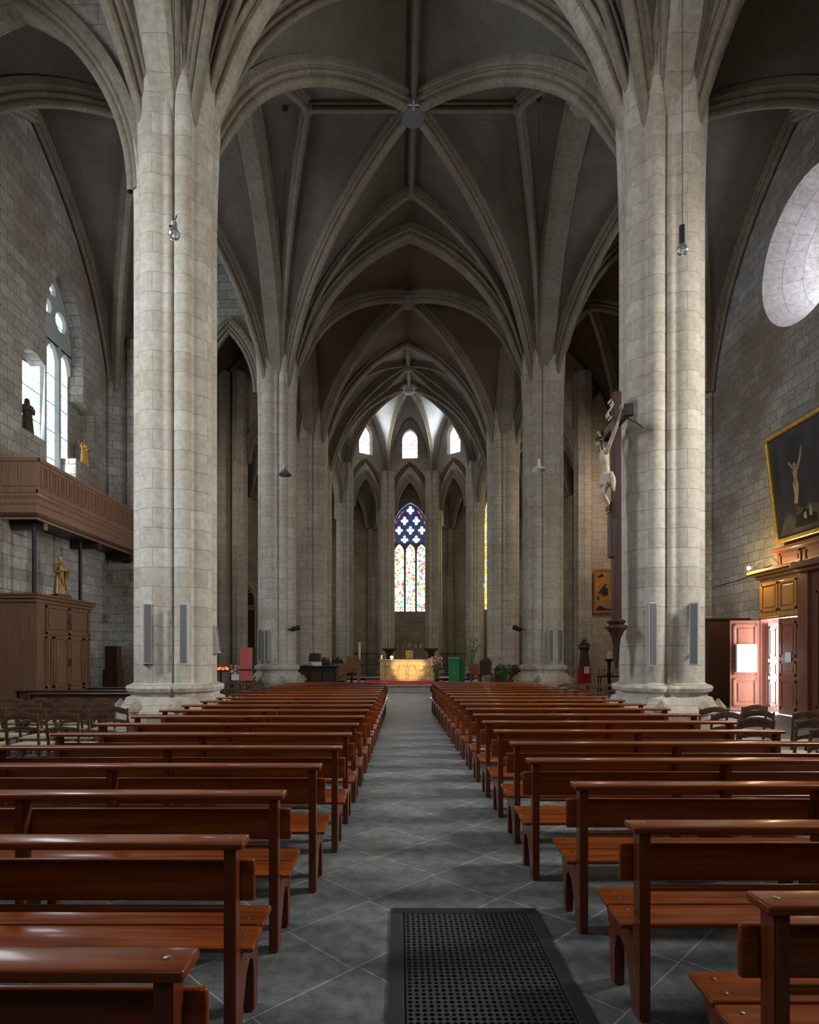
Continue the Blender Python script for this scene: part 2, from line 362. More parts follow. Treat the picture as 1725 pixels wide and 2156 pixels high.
ARC = [(-.48, .15), (-.48, -.05), (-.40, -.12), (-.40, -.2), (-.30, -.27), (-.26, -.36), (-.22, -.42), (.22, -.42)]
ARC = ARC+[(-s, t) for s, t in ARC[::-1][1:]]
def sweep(bm, prof, pts, mi=0, taper=None):
    """carry a moulded section along a curve standing in a vertical plane"""
    uvl = bm.loops.layers.uv.verify(); pts = [Vector(p) for p in pts]
    h = Vector((pts[-1].x-pts[0].x, pts[-1].y-pts[0].y, 0)).normalized(); side = Vector((-h.y, h.x, 0))
    per = [0]
    for i in range(1, len(prof)): per.append(per[-1]+math.hypot(prof[i][0]-prof[i-1][0], prof[i][1]-prof[i-1][1]))
    rings = []; L = 0; Ls = []
    for i, p in enumerate(pts):
        if i: L += (p-pts[i-1]).length
        Ls.append(L)
        t = (pts[min(i+1, len(pts)-1)]-pts[max(i-1, 0)]).normalized()
        nrm = side.cross(t)
        if nrm.z > 0 and abs(nrm.z) > .05: nrm = -nrm
        if i and nrm.dot(pn) < 0: nrm = -nrm
        if i == 0 and abs(nrm.z) <= .4:
            nrm = nrm if nrm.dot(h) > 0 else -nrm
        pn = nrm
        kf = 1
        if taper is not None: kf = min(1, max(.3, .3+.7*(p.z-taper)/1.9))
        rings.append([bm.verts.new(p+side*s*(.55+.45*kf)-nrm*(tt*kf if tt < 0 else tt)) for s, tt in prof])
    for i in range(len(rings)-1):
        for k in range(len(prof)-1):
            f = bm.faces.new((rings[i][k], rings[i][k+1], rings[i+1][k+1], rings[i+1][k])); f.material_index = mi
            for lp, uv in zip(f.loops, ((Ls[i], per[k]), (Ls[i], per[k+1]), (Ls[i+1], per[k+1]), (Ls[i+1], per[k]))): lp[uvl].uv = uv
    bmesh.ops.recalc_face_normals(bm, faces=bm.faces)
def vault_rib(parent, q, uv0, uv1, prof=RIB, zs=ZS, zc=ZC, hx=4.65, n=40, mat=None, low=0):
    pts = []
    for i in range(n+1):
        t = i/n; t = t*t*(3-2*t)*.35+t*.65 if False else t
        u, v = uv0[0]*(1-t)+uv1[0]*t, uv0[1]*(1-t)+uv1[1]*t
        p = bil(q, u, v); z = Fz(min(abs(u), abs(v)), hx, zs, zc)
        if z <= zs+1e-6: last = (p.x, p.y, z); pts = [last]; continue
        pts.append((p.x, p.y, z))
    # resample the steep start evenly
    if len(pts) > 3 and pts[0][2] <= zs+1e-6:
        a, b_ = Vector(pts[0]), Vector(pts[1]); ins = []
        for k in range(1, 10):
            s = (k/10)**2; t0 = i_start = None
            p = a.lerp(b_, s)
            ins.append((p.x, p.y, a.z+(b_.z-a.z)*math.sqrt(s)))
        pts = [pts[0]]+ins+pts[1:]
    bm = B(); sweep(bm, prof, pts, taper=zs)
    return link('rib', bm, mat or M['rib'], parent, True, 35)
def keystone(parent, x, y, z, r=.25, h=.35, mat=None, name='keystone'):
    bm = B(); lathe(bm, [(r*.6, .1), (r, 0), (r, -h*.55), (r*.82, -h*.8), (r*.4, -h)], (x, y, z), 20, fn=lambda a, k: 1+.05*math.cos(8*a))
    return link(name, bm, mat or M['rib'], parent, True, 40)
# nave and aisle bays
def nave_bay(name, y0, y1, mat, star, zc=ZC):
    q = [(AX-HW, y0), (AX+HW, y0), (AX+HW, y1), (AX-HW, y1)]
    o, q = vault(name, q, mat, zc=zc)
    cx, cy = AX, (y0+y1)/2
    for c in ((1, 1), (1, -1), (-1, 1), (-1, -1)):
        vault_rib(o, q, c, (0, 0), RIB, zc=zc)
        if star:
            k = .62; vault_rib(o, q, c, (0, c[1]*k), THIN, zc=zc); vault_rib(o, q, c, (c[0]*k, 0), THIN, zc=zc)
    if star:
        for a in ((k, 0), (-k, 0), (0, k), (0, -k)):
            vault_rib(o, q, a, (0, 0), THIN, zc=zc); p = bil(q, *a); keystone(o, p.x, p.y, zc-.18, .16, .2)
    keystone(o, cx, cy, zc-.2, .34, .4, M['lead'] if star else None)
    return o, q
def transverse(parent, x0, x1, y, prof, hx, zs=ZS, zc=ZC):
    xc = (x0+x1)/2; h = (x1-x0)/2; pts = []
    for s in (-1, 1):
        seg = []
        for i in range(33):
            t = math.sin(PI/2*i/32); u = 1-(t if True else 0)
            uu = (hx-.35)/hx*(1-(1-math.cos(PI/2*i/32)))
            seg.append((xc+s*h*uu, y, Fz(uu, hx, zs, zc)))
        bm = B(); sweep(bm, prof, seg, taper=zs); link('transverse_arch', bm, M['rib_lit'] if y < 15 else M['rib'], parent, True, 35)
def arcade(parent, x, y0, y1, prof, hx=4.65, zs=ZS, zc=ZC):
    yc = (y0+y1)/2; h = (y1-y0)/2
    for s in (-1, 1):
        seg = []
        for i in range(33):
            uu = (hx-.35)/hx*math.cos(PI/2*i/32)
            seg.append((x, yc+s*h*uu, Fz(uu, hx, zs, zc)))
        bm = B(); sweep(bm, prof, seg, taper=zs); link('arcade_arch', bm, M['rib_lit'] if y0 < 11 or s < 0 and y0 < 12 else M['rib'], parent, True, 35)
# ------------------------------------------------------------------ floor
bm = B(); uvl = bm.loops.layers.uv.verify()
vs = [bm.verts.new(p) for p in ((-13, -9, 0), (14, -9, 0), (14, 46, 0), (-13, 46, 0))]
f = bm.faces.new(vs)
for lp in f.loops: lp[uvl].uv = (lp.vert.co.x-.10, lp.vert.co.y-.14)
struct('floor', bm, M['floor'])
steps = B()
for d, z in ((25.5, .107), (26.05, .213)):
    bx(steps, AX-2.9, AX+2.9, d, 27.5, z-.107, z, .01)
struct('trim_1', steps, M['step'])
bm = B(); bx(bm, AX-4.0, AX+4.0, 26.6, 33.6, 0, .32, .01)
lathe(bm, [(3.9, 0), (3.9, .32)], (.5, 33.6, 0), 24)
struct('trim_2', bm, M['step'])
# ------------------------------------------------------------------ ceilings
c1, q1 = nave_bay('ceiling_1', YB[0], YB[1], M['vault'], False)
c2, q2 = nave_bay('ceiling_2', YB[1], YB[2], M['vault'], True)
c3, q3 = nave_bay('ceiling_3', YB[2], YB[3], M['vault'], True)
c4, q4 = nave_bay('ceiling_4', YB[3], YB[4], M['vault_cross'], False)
# small white cross painted on the main keystone
bm = B(); cy = (YB[2]+YB[3])/2
bx(bm, AX-.15, AX+.15, cy-.365, cy-.35, ZC-.46, ZC-.43); bx(bm, AX-.015, AX+.015, cy-.365, cy-.35, ZC-.58, ZC-.32)
link('painted_cross', bm, M['paper'], c3)
for y, par in ((YB[1], c2), (YB[2], c3), (YB[3], c3), (YB[4], c4)):
    transverse(par, AX-HW, AX+HW, y, WIDE, HW, zc=ZC if y < 29 else ZC+.3)
k = 5
for i in range(4):
    for x0, x1, s in ((XL, AX-HW, -1), (AX+HW, XR, 1)):
        q = [(x0, YB[i]), (x1, YB[i]), (x1, YB[i+1]), (x0, YB[i+1])]
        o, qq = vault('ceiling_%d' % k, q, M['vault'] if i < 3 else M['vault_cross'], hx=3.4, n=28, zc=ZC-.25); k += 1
        if i:
            for c in ((1, 1), (1, -1), (-1, 1), (-1, -1)): vault_rib(o, qq, c, (0, 0), RIB, hx=3.4, zc=ZC-.25)
            keystone(o, (x0+x1)/2, (YB[i]+YB[i+1])/2, ZC-.45, .25, .3)
            arcade(o, AX+s*HW, YB[i], YB[i+1], ARC)
            arcade(o, (XL+.1) if s < 0 else XR-.1, YB[i], YB[i+1], THIN, 3.4, zc=ZC-.25)
            if s > 0: transverse(o, x0, x1, YB[i], WIDE, 3.4, zc=ZC-.25)
# deep pointed arch across the left aisle, and the closing walls of the aisle and transept bays
def cross_wall(name, x0, x1, y, th, opn, mat, top=17.6, holes=()):
    bm = B()
    if opn:
        a0, a1, zs, ap = opn
        outer = [(x0, 0)] if a0 > x0+.01 else []
        ar = arch(a0, a1, zs, ap, 16)[::-1]
        if a0 > x0+.01: outer += [(a0, 0)]
        outer += [(x, z) for x, z in ar]
        if a1 < x1-.01: outer += [(a1, 0), (x1, 0)]
        outer += [(x1, top), (x0, top)]
    else: outer = [(x0, 0), (x1, 0), (x1, top), (x0, top)]
    panel(bm, outer, list(holes), (0, y, 0), (1, 0, 0), (0, 0, 1), (0, th, 0))
    o = struct(name, bm, mat)
    if opn:
        pts = [(x, y, z) for x, z in arch(a0, a1, zs, ap, 20)[::-1]]; m = len(pts)//2; pr = [(p[0]+.12, p[1]) for p in THIN]
        for seg in (pts[:m+1], pts[m:][::-1]):
            bm = B(); sweep(bm, THIN, seg); link('moulding', bm, M['rib'], o, True, 35)
    return o
cross_wall('wall_aisle_arch', XL, AX-HW, 11.1, .8, (XL, AX-HW-.45, 10.2, 14.15), M['pier_dark'])
cross_wall('wall_left_transept', XL, AX-HW, 21.0, .5, (-7.1, AX-HW-.55, 10.8, 13.3), M['wall'])
def circle(cx, cz, r, n=28): return [(cx+r*math.cos(2*PI*i/n), cz+r*math.sin(2*PI*i/n)) for i in range(n)]
cross_wall('wall_left_chancel', XL, AX-HW, 29.0, .5, (-7.5, AX-HW-.3, 10.9, 13.6), M['pier_dark'])
cross_wall('wall_right_chancel', AX+HW, XR, 29.0, .5, (AX+HW+.3, 8.7, 10.9, 13.6), M['wall_warm'], holes=[circle(9.2, 14.6, .55)])
bm = B(); panel(bm, circle(9.2, 14.6, .7), [], (0, 29.45, 0), (1, 0, 0), (0, 0, 1), (0, .1, 0)); struct('wall_right_round_recess', bm, M['wall_dark'])  # dark disc added so the round recess stays dark and hides the sky
# ------------------------------------------------------------------ outer walls
bm = B()
wl = [(16.0, 7.7), (17.08, 7.7), (17.08, 6.3), (19.08, 6.3), (19.08, 7.7), (19.75, 7.7), (19.75, 9.5), (19.08, 9.7)]+arch(17.08, 19.08, 11.3, 13.2, 12)+[(17.08, 9.85), (16.6, 10.0), (16.15, 9.9), (16.0, 9.6)]
panel(bm, [(-8, 0), (30, 0), (30, 17.6), (-8, 17.6)], [wl, opening(4.4, 6.6, 6, 10, 12.2)], (XL, 0, 0), (0, 1, 0), (0, 0, 1), (-.45, 0, 0))
struct('wall_left', bm, M['wall'])
bm = B(); panel(bm, [(15.6, 5.9), (20.2, 5.9), (20.2, 13.6), (15.6, 13.6)], [[(16.62, 6.4), (19.02, 6.4), (19.02, 9.0)]+arch(17.0, 19.02, 11.2, 13.1, 10)+[(17.0, 9.9), (16.62, 9.85)]], (XL-.45, 0, 0), (0, 1, 0), (0, 0, 1), (-.1, 0, 0))
struct('wall_left_window_back', bm, M['wall'])
bm = B()
panel(bm, [(-8, 0), (30, 0), (30, 17.6), (-8, 17.6)], [circle(16.1, 12.6, 1.9, 40), opening(4.0, 6.0, 5, 9, 11), opening(15.55, 17.0, 0, 2.5, 2.52, 4)], (XR, 0, 0), (0, 1, 0), (0, 0, 1), (.02, 0, 0))
struct('wall_right', bm, M['wall'])
# splayed round window: funnel of ashlar narrowing to the glass
bm = B(); uvl = bm.loops.layers.uv.verify(); n = 48; rr = [(1.9, 0), (1.45, .8), (.95, 1.6)]
rg = [[bm.verts.new((XR+dx, 16.1+r*math.cos(2*PI*i/n), 12.6+r*math.sin(2*PI*i/n))) for i in range(n)] for r, dx in rr]
for a in range(2):
    for i in range(n):
        j = (i+1) % n; f = bm.faces.new((rg[a][i], rg[a][j], rg[a+1][j], rg[a+1][i]))
        for lp, uv in zip(f.loops, ((i*.25, rr[a][1]), (i*.25+.25, rr[a][1]), (i*.25+.25, rr[a+1][1]), (i*.25, rr[a+1][1]))): lp[uvl].uv = uv
M['splay'] = masonry('splay_stone', (.46, .43, .42), (.54, .52, .52), (.3, .27, .26), (.4, .3, .27), bw=.5, rh=.45, stain=.5)
struct('trim_3', bm, M['splay'], smooth=True)
bm = B(); panel(bm, circle(16.1, 12.6, .96, 32), [], (XR+1.6, 0, 0), (0, 1, 0), (0, 0, 1), (.04, 0, 0)); struct('window_1', bm, M['sg_side'])
cross_wall('wall_back', XL, XR, -7.9, .4, None, M['wall'])
# ------------------------------------------------------------------ left window glass and tracery
def leaded(name, outline, O, U, mat, th=.03):
    bm = B(); panel(bm, outline, [], O, U, (0, 0, 1), Vector(U).cross(Vector((0, 0, 1)))*th); return struct(name, bm, mat)
XG = XL-.5
win = leaded('window_2', [(16.62, 6.4), (19.02, 6.4)]+arch(17.0, 19.02, 11.2, 13.1, 10)+[(17.0, 9.9), (16.62, 9.85)], (XG, 0, 0), (0, 1, 0), M['sg_side'])
bm = B()      # mullions and pierced head
for y in (17.62, 18.36): bx(bm, XG-.02, XG+.18, y-.05, y+.05, 6.4, 11.2, .01)
panel(bm, arch(17.0, 19.02, 11.0, 13.15, 12), [circle(18.45, 11.85, .3, 14), circle(17.75, 12.0, .22, 12), [(17.12, 11.05), (17.55, 11.05), (17.33, 11.5)], circle(18.01, 12.6, .18, 10)], (XG+.03, 0, 0), (0, 1, 0), (0, 0, 1), (.12, 0, 0))
for y0, y1 in ((17.0, 17.62), (17.62, 18.36), (18.36, 19.02)):
    o2 = arch(y0+.04, y1-.04, 10.5, 11.0, 6); panel(bm, [(y0, 11.05), (y0, 10.45)]+[(y0+.04, 10.45)]+o2[::-1]+[(y1-.04, 10.45), (y1, 10.45), (y1, 11.05)], [], (XG+.02, 0, 0), (0, 1, 0), (0, 0, 1), (.13, 0, 0))
link('tracery', bm, M['tracery'], win)
bm = B()
for y in (17.1, 17.5, 17.74, 18.24, 18.46, 18.95): panel(bm, [(y-.035, 6.4), (y+.035, 6.4), (y+.035, 10.9), (y-.035, 10.9)], [], (XG+.012, 0, 0), (0, 1, 0), (0, 0, 1), (.01, 0, 0))
link('border_glass', bm, M['sg_edge'], win)
bm = B(); bx(bm, XL-.45, XL+.12, 18.45, 19.75, 6.3, 7.68, .02); uvl = bm.loops.layers.uv.verify()
for f in bm.faces:
    for lp in f.loops: lp[uvl].uv = (lp.vert.co.y+lp.vert.co.x, lp.vert.co.z)
struct('trim_4', bm, M['wall'])
# ------------------------------------------------------------------ pillars
def lobes(flip):
    L = []
    for k in range(4):
        L.append((math.radians(-116+90*k), .46, .315)); L.append((math.radians(-57+90*k), .585, .18)); L.append((math.radians(-83+90*k), .60, .075)); L.append((math.radians(-33+90*k), .62, .06))
    if flip: L = [(PI-a, R, r) for a, R, r in L]
    return L
def rad(th, L, s=1, core=.60):
    r = core
    for a, R, q in L:
        d = th-a; x = R*math.sin(d); c = R*math.cos(d)
        if abs(x) < q and c > 0: r = max(r, c+math.sqrt(q*q-x*x))
    return r*s
def pier(name, label, x, y, flip, s=1.0, top=12.3, base=1.08, mat=None, n=144, flare=True):
    t = thing(name, label, 'pillar', (x, y, 0))
    mat = mat or M['pier']; L = lobes(flip)
    def ringed(nm, zl):
        bm = B(); uvl = bm.loops.layers.uv.verify(); rings = []
        for z, k, bl in zl:     # height, scale, blend to a round plan
            ring = []
            for i in range(n):
                th = 2*PI*i/n; r = rad(th, L, s); oc = .86*s/ max(math.cos((th+PI/8) % (PI/4)-PI/8), .5)
                r = (r*(1-bl)+oc*bl)*k; ring.append(bm.verts.new((r*math.cos(th), r*math.sin(th), z)))
            rings.append((ring, z, k))
        for a in range(len(rings)-1):
            for i in range(n):
                j = (i+1) % n; f = bm.faces.new((rings[a][0][i], rings[a][0][j], rings[a+1][0][j], rings[a+1][0][i]))
                u0, u1 = i/n*5.46*s, (i+1)/n*5.46*s
                for lp, uv in zip(f.loops, ((u0, rings[a][1]), (u1, rings[a][1]), (u1, rings[a+1][1]), (u0, rings[a+1][1]))): lp[uvl].uv = uv
        bm.faces.new(rings[-1][0])
        return link(nm, bm, mat, t, True, 38)
    b = base
    ringed('base', [(0, 1.14, 1), (b*.5, 1.14, 1), (b*.52, 1.17, .95), (b*.56, 1.17, .9), (b*.60, 1.12, .85), (b*.68, 1.07, .7), (b*.76, 1.05, .6), (b*.79, 1.0, .35), (b*.84, 1.02, .3), (b*.87, 1.10, .3), (b*.93, 1.13, .3), (b*.97, 1.11, .25), (b, 1.02, .1), (b+.02, 1.0, 0)])
    zl = [(b, 1, 0)]+[(b+(9.9-b)*i/8, 1, 0) for i in range(1, 9)]
    if flare: zl += [(10.6, 1.02, 0), (11.2, 1.05, 0), (11.8, 1.08, 0), (top+1.2, 1.12, 0)]
    else: zl += [(top, 1, 0)]
    ringed('shaft', zl)
    if base > 1:
        bm = B()
        for a in range(8):
            th = math.radians(-112.5+45*a); c, si = math.cos(th), math.sin(th); r0 = .98*s
            lathe(bm, [(.16, 0), (.15, .05), (.01, .2)], (r0*c, r0*si, b*.56), 4)
        link('spur', bm, mat, t)
    return t
pier('stone_pillar', 'clustered pale stone pillar in front on the left, bare bulb hanging before it', AX-HW, 11.5, False)
pier('stone_pillar', 'clustered pale stone pillar in front on the right, carrying the large crucifix', AX+HW, 11.5, True)
pier('stone_pillar', 'second stone pillar on the left, beyond the pews, two slim speakers on it', AX-HW-.05, 21.2, False, .92, base=1.28)
pier('stone_pillar', 'second stone pillar on the right, between the pews and the choir', AX+HW+.05, 21.2, True, .97, base=1.28)
pier('stone_pillar', 'clustered brown-grey pillar at the left entrance of the choir', AX-HW, 29.0, False, 1.05, mat=M['pier_dark'])
pier('stone_pillar', 'clustered brown-grey pillar at the right entrance of the choir', AX+HW, 29.0, True, 1.05, mat=M['pier_dark'])
pier('stone_pillar', 'stone pillar behind the camera on the left', AX-HW, 1.8, False)
pier('stone_pillar', 'stone pillar behind the camera on the right', AX+HW, 1.8, True)
# engaged wall shafts of the side aisles
tn = 20
for x, y, r in ((XL+.1, 21.0, .42), (XR-.1, 21.2, .45), (-7.75, 28.9, .34), (-8.6, 28.85, .4), (8.85, 28.9, .42), (XR-.1, 11.5, .45), (-9.35, 20.95, .18)):
    bm = B(); lathe(bm, [(r, 0), (r, 15.2 if y > 25 else 12.6)], (x, y, 0), 32, fn=lambda a, k: 1+.07*math.cos(8*a)); uvl = bm.loops.layers.uv.verify()
    for f in bm.faces:
        for lp in f.loops: lp[uvl].uv = (math.atan2(lp.vert.co.y-y, lp.vert.co.x-x)*r, lp.vert.co.z)
    struct('trim_%d' % tn, bm, M['pier_dark'] if y > 25 else M['wall'], smooth=True, angle=40); tn += 1
# ------------------------------------------------------------------ choir and ambulatory
CY = 34.0; CX = axis(34)+.03; RA = 4.95; RO = 9.3
ANG = [180, 144, 108, 72, 36, 0]
rotc = math.radians(-1.5)
def pol(r, a, cx=CX): a = math.radians(a)+rotc; return Vector((cx+r*math.cos(a), CY+r*math.sin(a)))
ords = ['far left', 'left', 'middle left', 'middle right', 'right', 'far right']
for i, a in enumerate(ANG):
    p = pol(RA, a)
    lab = {0: 'shafted choir pier hidden behind the left choir entrance pillar', 1: 'shafted choir pier left of the altar beyond the paschal candle', 2: 'pale shafted pier left of the tall stained glass window', 3: 'pale shafted pier right of the tall stained glass window', 4: 'shafted choir pier right of the altar behind the palm', 5: 'shafted choir pier hidden behind the right choir entrance pillar'}[i]
    pier('choir_pillar', lab, p.x, p.y, i > 2, .76, top=13.4, base=.9, mat=M['pier_dark'], n=96, flare=False)
# straight part between the entrance pillars and the apse, then the five sides
inner = [Vector((AX-HW, 29))]+[pol(RA, a) for a in ANG]+[Vector((AX+HW, 29))]
outer = [Vector((AX-HW-3.9, 29.3))]+[pol(RO, a) for a in ANG]+[Vector((AX+HW+3.9, 29.3))]
for i in range(7):
    a, b_ = inner[i], inner[i+1]; U = (b_-a); Lh = U.length; U = U.normalized(); Nn = Vector((-U.y, U.x))
    mid = (a+b_)/2
    if Nn.dot(mid-Vector((CX, CY-1.5))) < 0: Nn = -Nn
    ins = .45; top = 17.4
    ap = 13.25 if 0 < i < 6 else 13.5
    outl = [(ins, 0)] if False else []
    ar = arch(ins, Lh-ins, 10.9 if 0 < i < 6 else 10.5, ap, 14)[::-1]
    outl = [(0, 10.0), (ins, 10.0)]+ar+[(Lh-ins, 10.0), (Lh, 10.0), (Lh, top), (0, top)]
    cl = [opening(Lh/2-.5, Lh/2+.5, 14.35, 15.6, 16.25, 8)] if 0 < i < 6 else []
    bm = B(); panel(bm, outl, cl, (a.x, a.y, 0), (U.x, U.y, 0), (0, 0, 1), (Nn.x*.5, Nn.y*.5, 0))
    struct('wall_choir_%d' % (i+1), bm, M['pier_dark'])
    for sgn in (0,):       # moulded edge of the opening
        bm = B(); half = [(a.x+U.x*u, a.y+U.y*u, z) for u, z in ar]
        m = len(half)//2
        sweep(bm, THIN, half[:m+1]); sweep(bm, THIN, half[m:][::-1])
        struct('trim_%d' % tn, bm, M['rib'], smooth=True, angle=35); tn += 1
    if cl:
        o = leaded('window_%d' % (i+2), cl[0], (a.x+Nn.x*.42, a.y+Nn.y*.42, 0), (U.x, U.y, 0), M['sg_clear'])
    # outer wall of the ambulatory
    c, d = outer[i], outer[i+1]; U2 = d-c; L2 = U2.length; U2 = U2.normalized(); N2 = Vector((-U2.y, U2.x))
    if N2.dot((c+d)/2-Vector((CX, CY-1.5))) < 0: N2 = -N2
    hw = 1.2 if i == 3 else .32 if i == 4 else .7
    hole = opening(L2/2-hw, L2/2+hw, 4.75, 10.8 if i == 3 else 11, 12.6, 12)
    bm = B(); panel(bm, [(0, 0), (L2, 0), (L2, 14.5), (0, 14.5)], [hole] if i != 2 else [], (c.x, c.y, 0), (U2.x, U2.y, 0), (0, 0, 1), (N2.x*.5, N2.y*.5, 0))
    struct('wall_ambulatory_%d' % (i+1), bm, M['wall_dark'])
    if i == 2: pass
    elif i != 3: leaded('window_%d' % (i+10), hole, (c.x+N2.x*.4, c.y+N2.y*.4, 0), (U2.x, U2.y, 0), M['sg_warm'] if i > 3 else M['sg_side'])
    else: MAINW = (c, U2, N2, L2, hole)
    # ambulatory vault
    qq = [(a.x, a.y), (b_.x, b_.y), (d.x, d.y), (c.x, c.y)]
    o, q5 = vault('ceiling_%d' % (i+20), qq, M['vault_cross'], zs=10.6, zc=13.8, hx=2.2, n=16)
    for cc in ((1, 1), (1, -1), (-1, 1), (-1, -1)): vault_rib(o, q5, cc, (0, 0), THIN, zs=10.6, zc=13.8, hx=2.2, n=24)
    # wall shafts at the corners of the outer wall
    bm = B(); lathe(bm, [(.3, 0), (.3, 11)], (d.x, d.y, 0), 24, fn=lambda a, k: 1+.08*math.cos(6*a)); uvl = bm.loops.layers.uv.verify()
    for f in bm.faces:
        for lp in f.loops: lp[uvl].uv = (0.1, lp.vert.co.z)
    struct('trim_%d' % tn, bm, M['wall_dark'], smooth=True, angle=40); tn += 1
# main window: three lights under a field of quatrefoils
c, U2, N2, L2, hole = MAINW
Ow = Vector((c.x+N2.x*.38, c.y+N2.y*.38, 0)); Uw = Vector((U2.x, U2.y, 0)); flipu = Uw.x < 0
if flipu: Ow = Ow+Uw*L2; Uw = -Uw
mc = L2/2
mw = leaded('window_20', opening(mc-1.2, mc+1.2, 4.75, 10.8, 12.6, 12), Ow, Uw, M['sg_main'])
Tn = Vector((-N2.x, -N2.y, 0))
def on_window(nm, polys, mat, off, th, holes=()):
    bm = B()
    for pq in polys: panel(bm, pq, list(holes), Ow+Tn*off, Uw, (0, 0, 1), Tn*th)
    return link(nm, bm, mat, mw)
def quatre(cx, cz, r):
    pts = []
    for k in range(4):
        a0 = k*PI/2; px, pz = cx+r*.55*math.cos(a0), cz+r*.68*math.sin(a0)
        for j in range(7):
            a = a0-PI*.62+PI*1.24*j/6; pts.append((px+r*.36*math.cos(a), pz+r*.36*math.sin(a)))
    return pts
Q = [(0, 12.05, .30)]+[(x, 11.3, .30) for x in (-.42, .42)]+[(x, 10.62, .30) for x in (-.82, 0, .82)]+[(x, 9.94, .30) for x in (-.42, .42)]
on_window('tracery_glass_ground', [[(mc-1.19, 9.6), (mc+1.19, 9.6), (mc+1.19, 10.8), (mc-1.19, 10.8)], arch(mc-1.19, mc+1.19, 10.8, 12.58, 12)], M['sg_violet'], .036, .008)
on_window('quatrefoil_glass', [quatre(mc+x, z, r) for x, z, r in Q], M['sg_blue'], .045, .01)
on_window('red_edge_glass', [[(mc+s*x0, z0), (mc+s*(x0+.09), z0), (mc+s*(x1+.09), z1), (mc+s*x1, z1)] for s in (1, -1) for x0, z0, x1, z1 in ((1.0, 11.1, .97, 11.3), (.82, 11.5, .68, 11.75), (.62, 11.82, .48, 12.02), (1.08, 9.85, 1.08, 10.05))], M['sg_border'], .045, .01)
bm = B()
for x in (-.4, .4): panel(bm, [(mc+x-.07, 4.75), (mc+x+.07, 4.75), (mc+x+.07, 9.4), (mc+x-.07, 9.4)], [], Ow+Tn*.035, Uw, (0, 0, 1), Tn*.14)
hd = [(mc-1.2, 9.35), (mc+1.2, 9.35), (mc+1.2, 9.75), (mc-1.2, 9.75)]
hd = []
for x in (-.8, 0, .8):
    a_ = arch(mc+x-.33, mc+x+.33, 9.05, 9.62, 8)
    panel(bm, [(mc+x-.4, 9.0), (mc+x-.33, 9.0)]+a_[::-1]+[(mc+x+.33, 9.0), (mc+x+.4, 9.0), (mc+x+.4, 9.7), (mc+x-.4, 9.7)], [], Ow+Tn*.05, Uw, (0, 0, 1), Tn*.08)
link('mullion', bm, M['lead'], mw)
# apse vault over the five sides and the straight bay in front
def apse_z(s, zs=12.7, zc=17.05):
    a, r = 1.0, 1.0
    return zs+(zc-zs)*math.sqrt(max(0, 1-s*s))
bm = B(); uvl = bm.loops.layers.uv.verify(); ns, nt_ = 16, 14
for i in range(1, 6):
    A, Bv = inner[i], inner[i+1]; C0 = Vector((CX, CY)); g = {}
    for a in range(ns+1):
        for b_ in range(nt_+1):
            s = a/ns*1.0; t = b_/nt_; e = A.lerp(Bv, t); p = C0.lerp(e, s)
            zr = apse_z(s); h = 1-abs(2*t-1)**1.9
            g[a, b_] = bm.verts.new((p.x, p.y, zr+(16.9-zr)*h*min(1, s*1.6)))
    for a in range(ns):
        for b_ in range(nt_):
            try: f = bm.faces.new((g[a, b_], g[a+1, b_], g[a+1, b_+1], g[a, b_+1]))
            except ValueError: continue
            for lp in f.loops: lp[uvl].uv = (lp.vert.co.x, lp.vert.co.z+lp.vert.co.y*.3)
ca = struct('ceiling_30', bm, M['vault_choir'], smooth=True, angle=30)
so = ca.modifiers.new('thickness', 'SOLIDIFY'); so.thickness = .25; so.offset = -1
for i in range(1, 7):
    bm = B(); pts = []
    for a in range(31):
        s = math.cos(PI/2*a/30); p = Vector((CX, CY)).lerp(inner[i], s*.97); pts.append((p.x, p.y, apse_z(s*.999)))
    sweep(bm, RIB, pts); link('rib', bm, M['rib'], ca, True, 35)
bm = B(); lathe(bm, [(.3, .2), (.5, 0), (.52, -.12), (.42, -.2), (.3, -.24), (.24, -.36), (.08, -.42)], (CX, CY, 16.85), 32, fn=lambda a, k: 1+.07*math.cos(12*a)); link('keystone', bm, M['tracery'], ca, True, 40)
qf = [(AX-HW, 29.0), (AX+HW, 29.0), (inner[6].x, inner[6].y), (inner[1].x, inner[1].y)]
cf, qv = vault('ceiling_31', qf, M['vault_choir'], zs=11.6, zc=17.1, n=28)
for cc in ((1, 1), (1, -1), (-1, 1), (-1, -1)):
    vault_rib(cf, qv, cc, (0, 0), THIN, zs=11.6, zc=17.1); vault_rib(cf, qv, cc, (cc[0]*.28, .72 if cc[1] > 0 else -.1), THIN, zs=11.6, zc=17.1)
for a_, b_ in (((0, -1), (0, 0)), ((0, 0), (0, 1)), ((0, 0), (.28, .72)), ((0, 0), (-.28, .72))):
    vault_rib(cf, qv, a_, b_, THIN, zs=11.6, zc=17.0)
keystone(cf, axis(31), 31.5, 16.85, .26, .3); 
for s in (-1, 1): p = bil(qv, s*.28, .72); keystone(cf, p.x, p.y, 16.85, .18, .35)
transverse(cf, inner[1].x, inner[6].x, CY, RIB, HW, 11.6, 17.1)

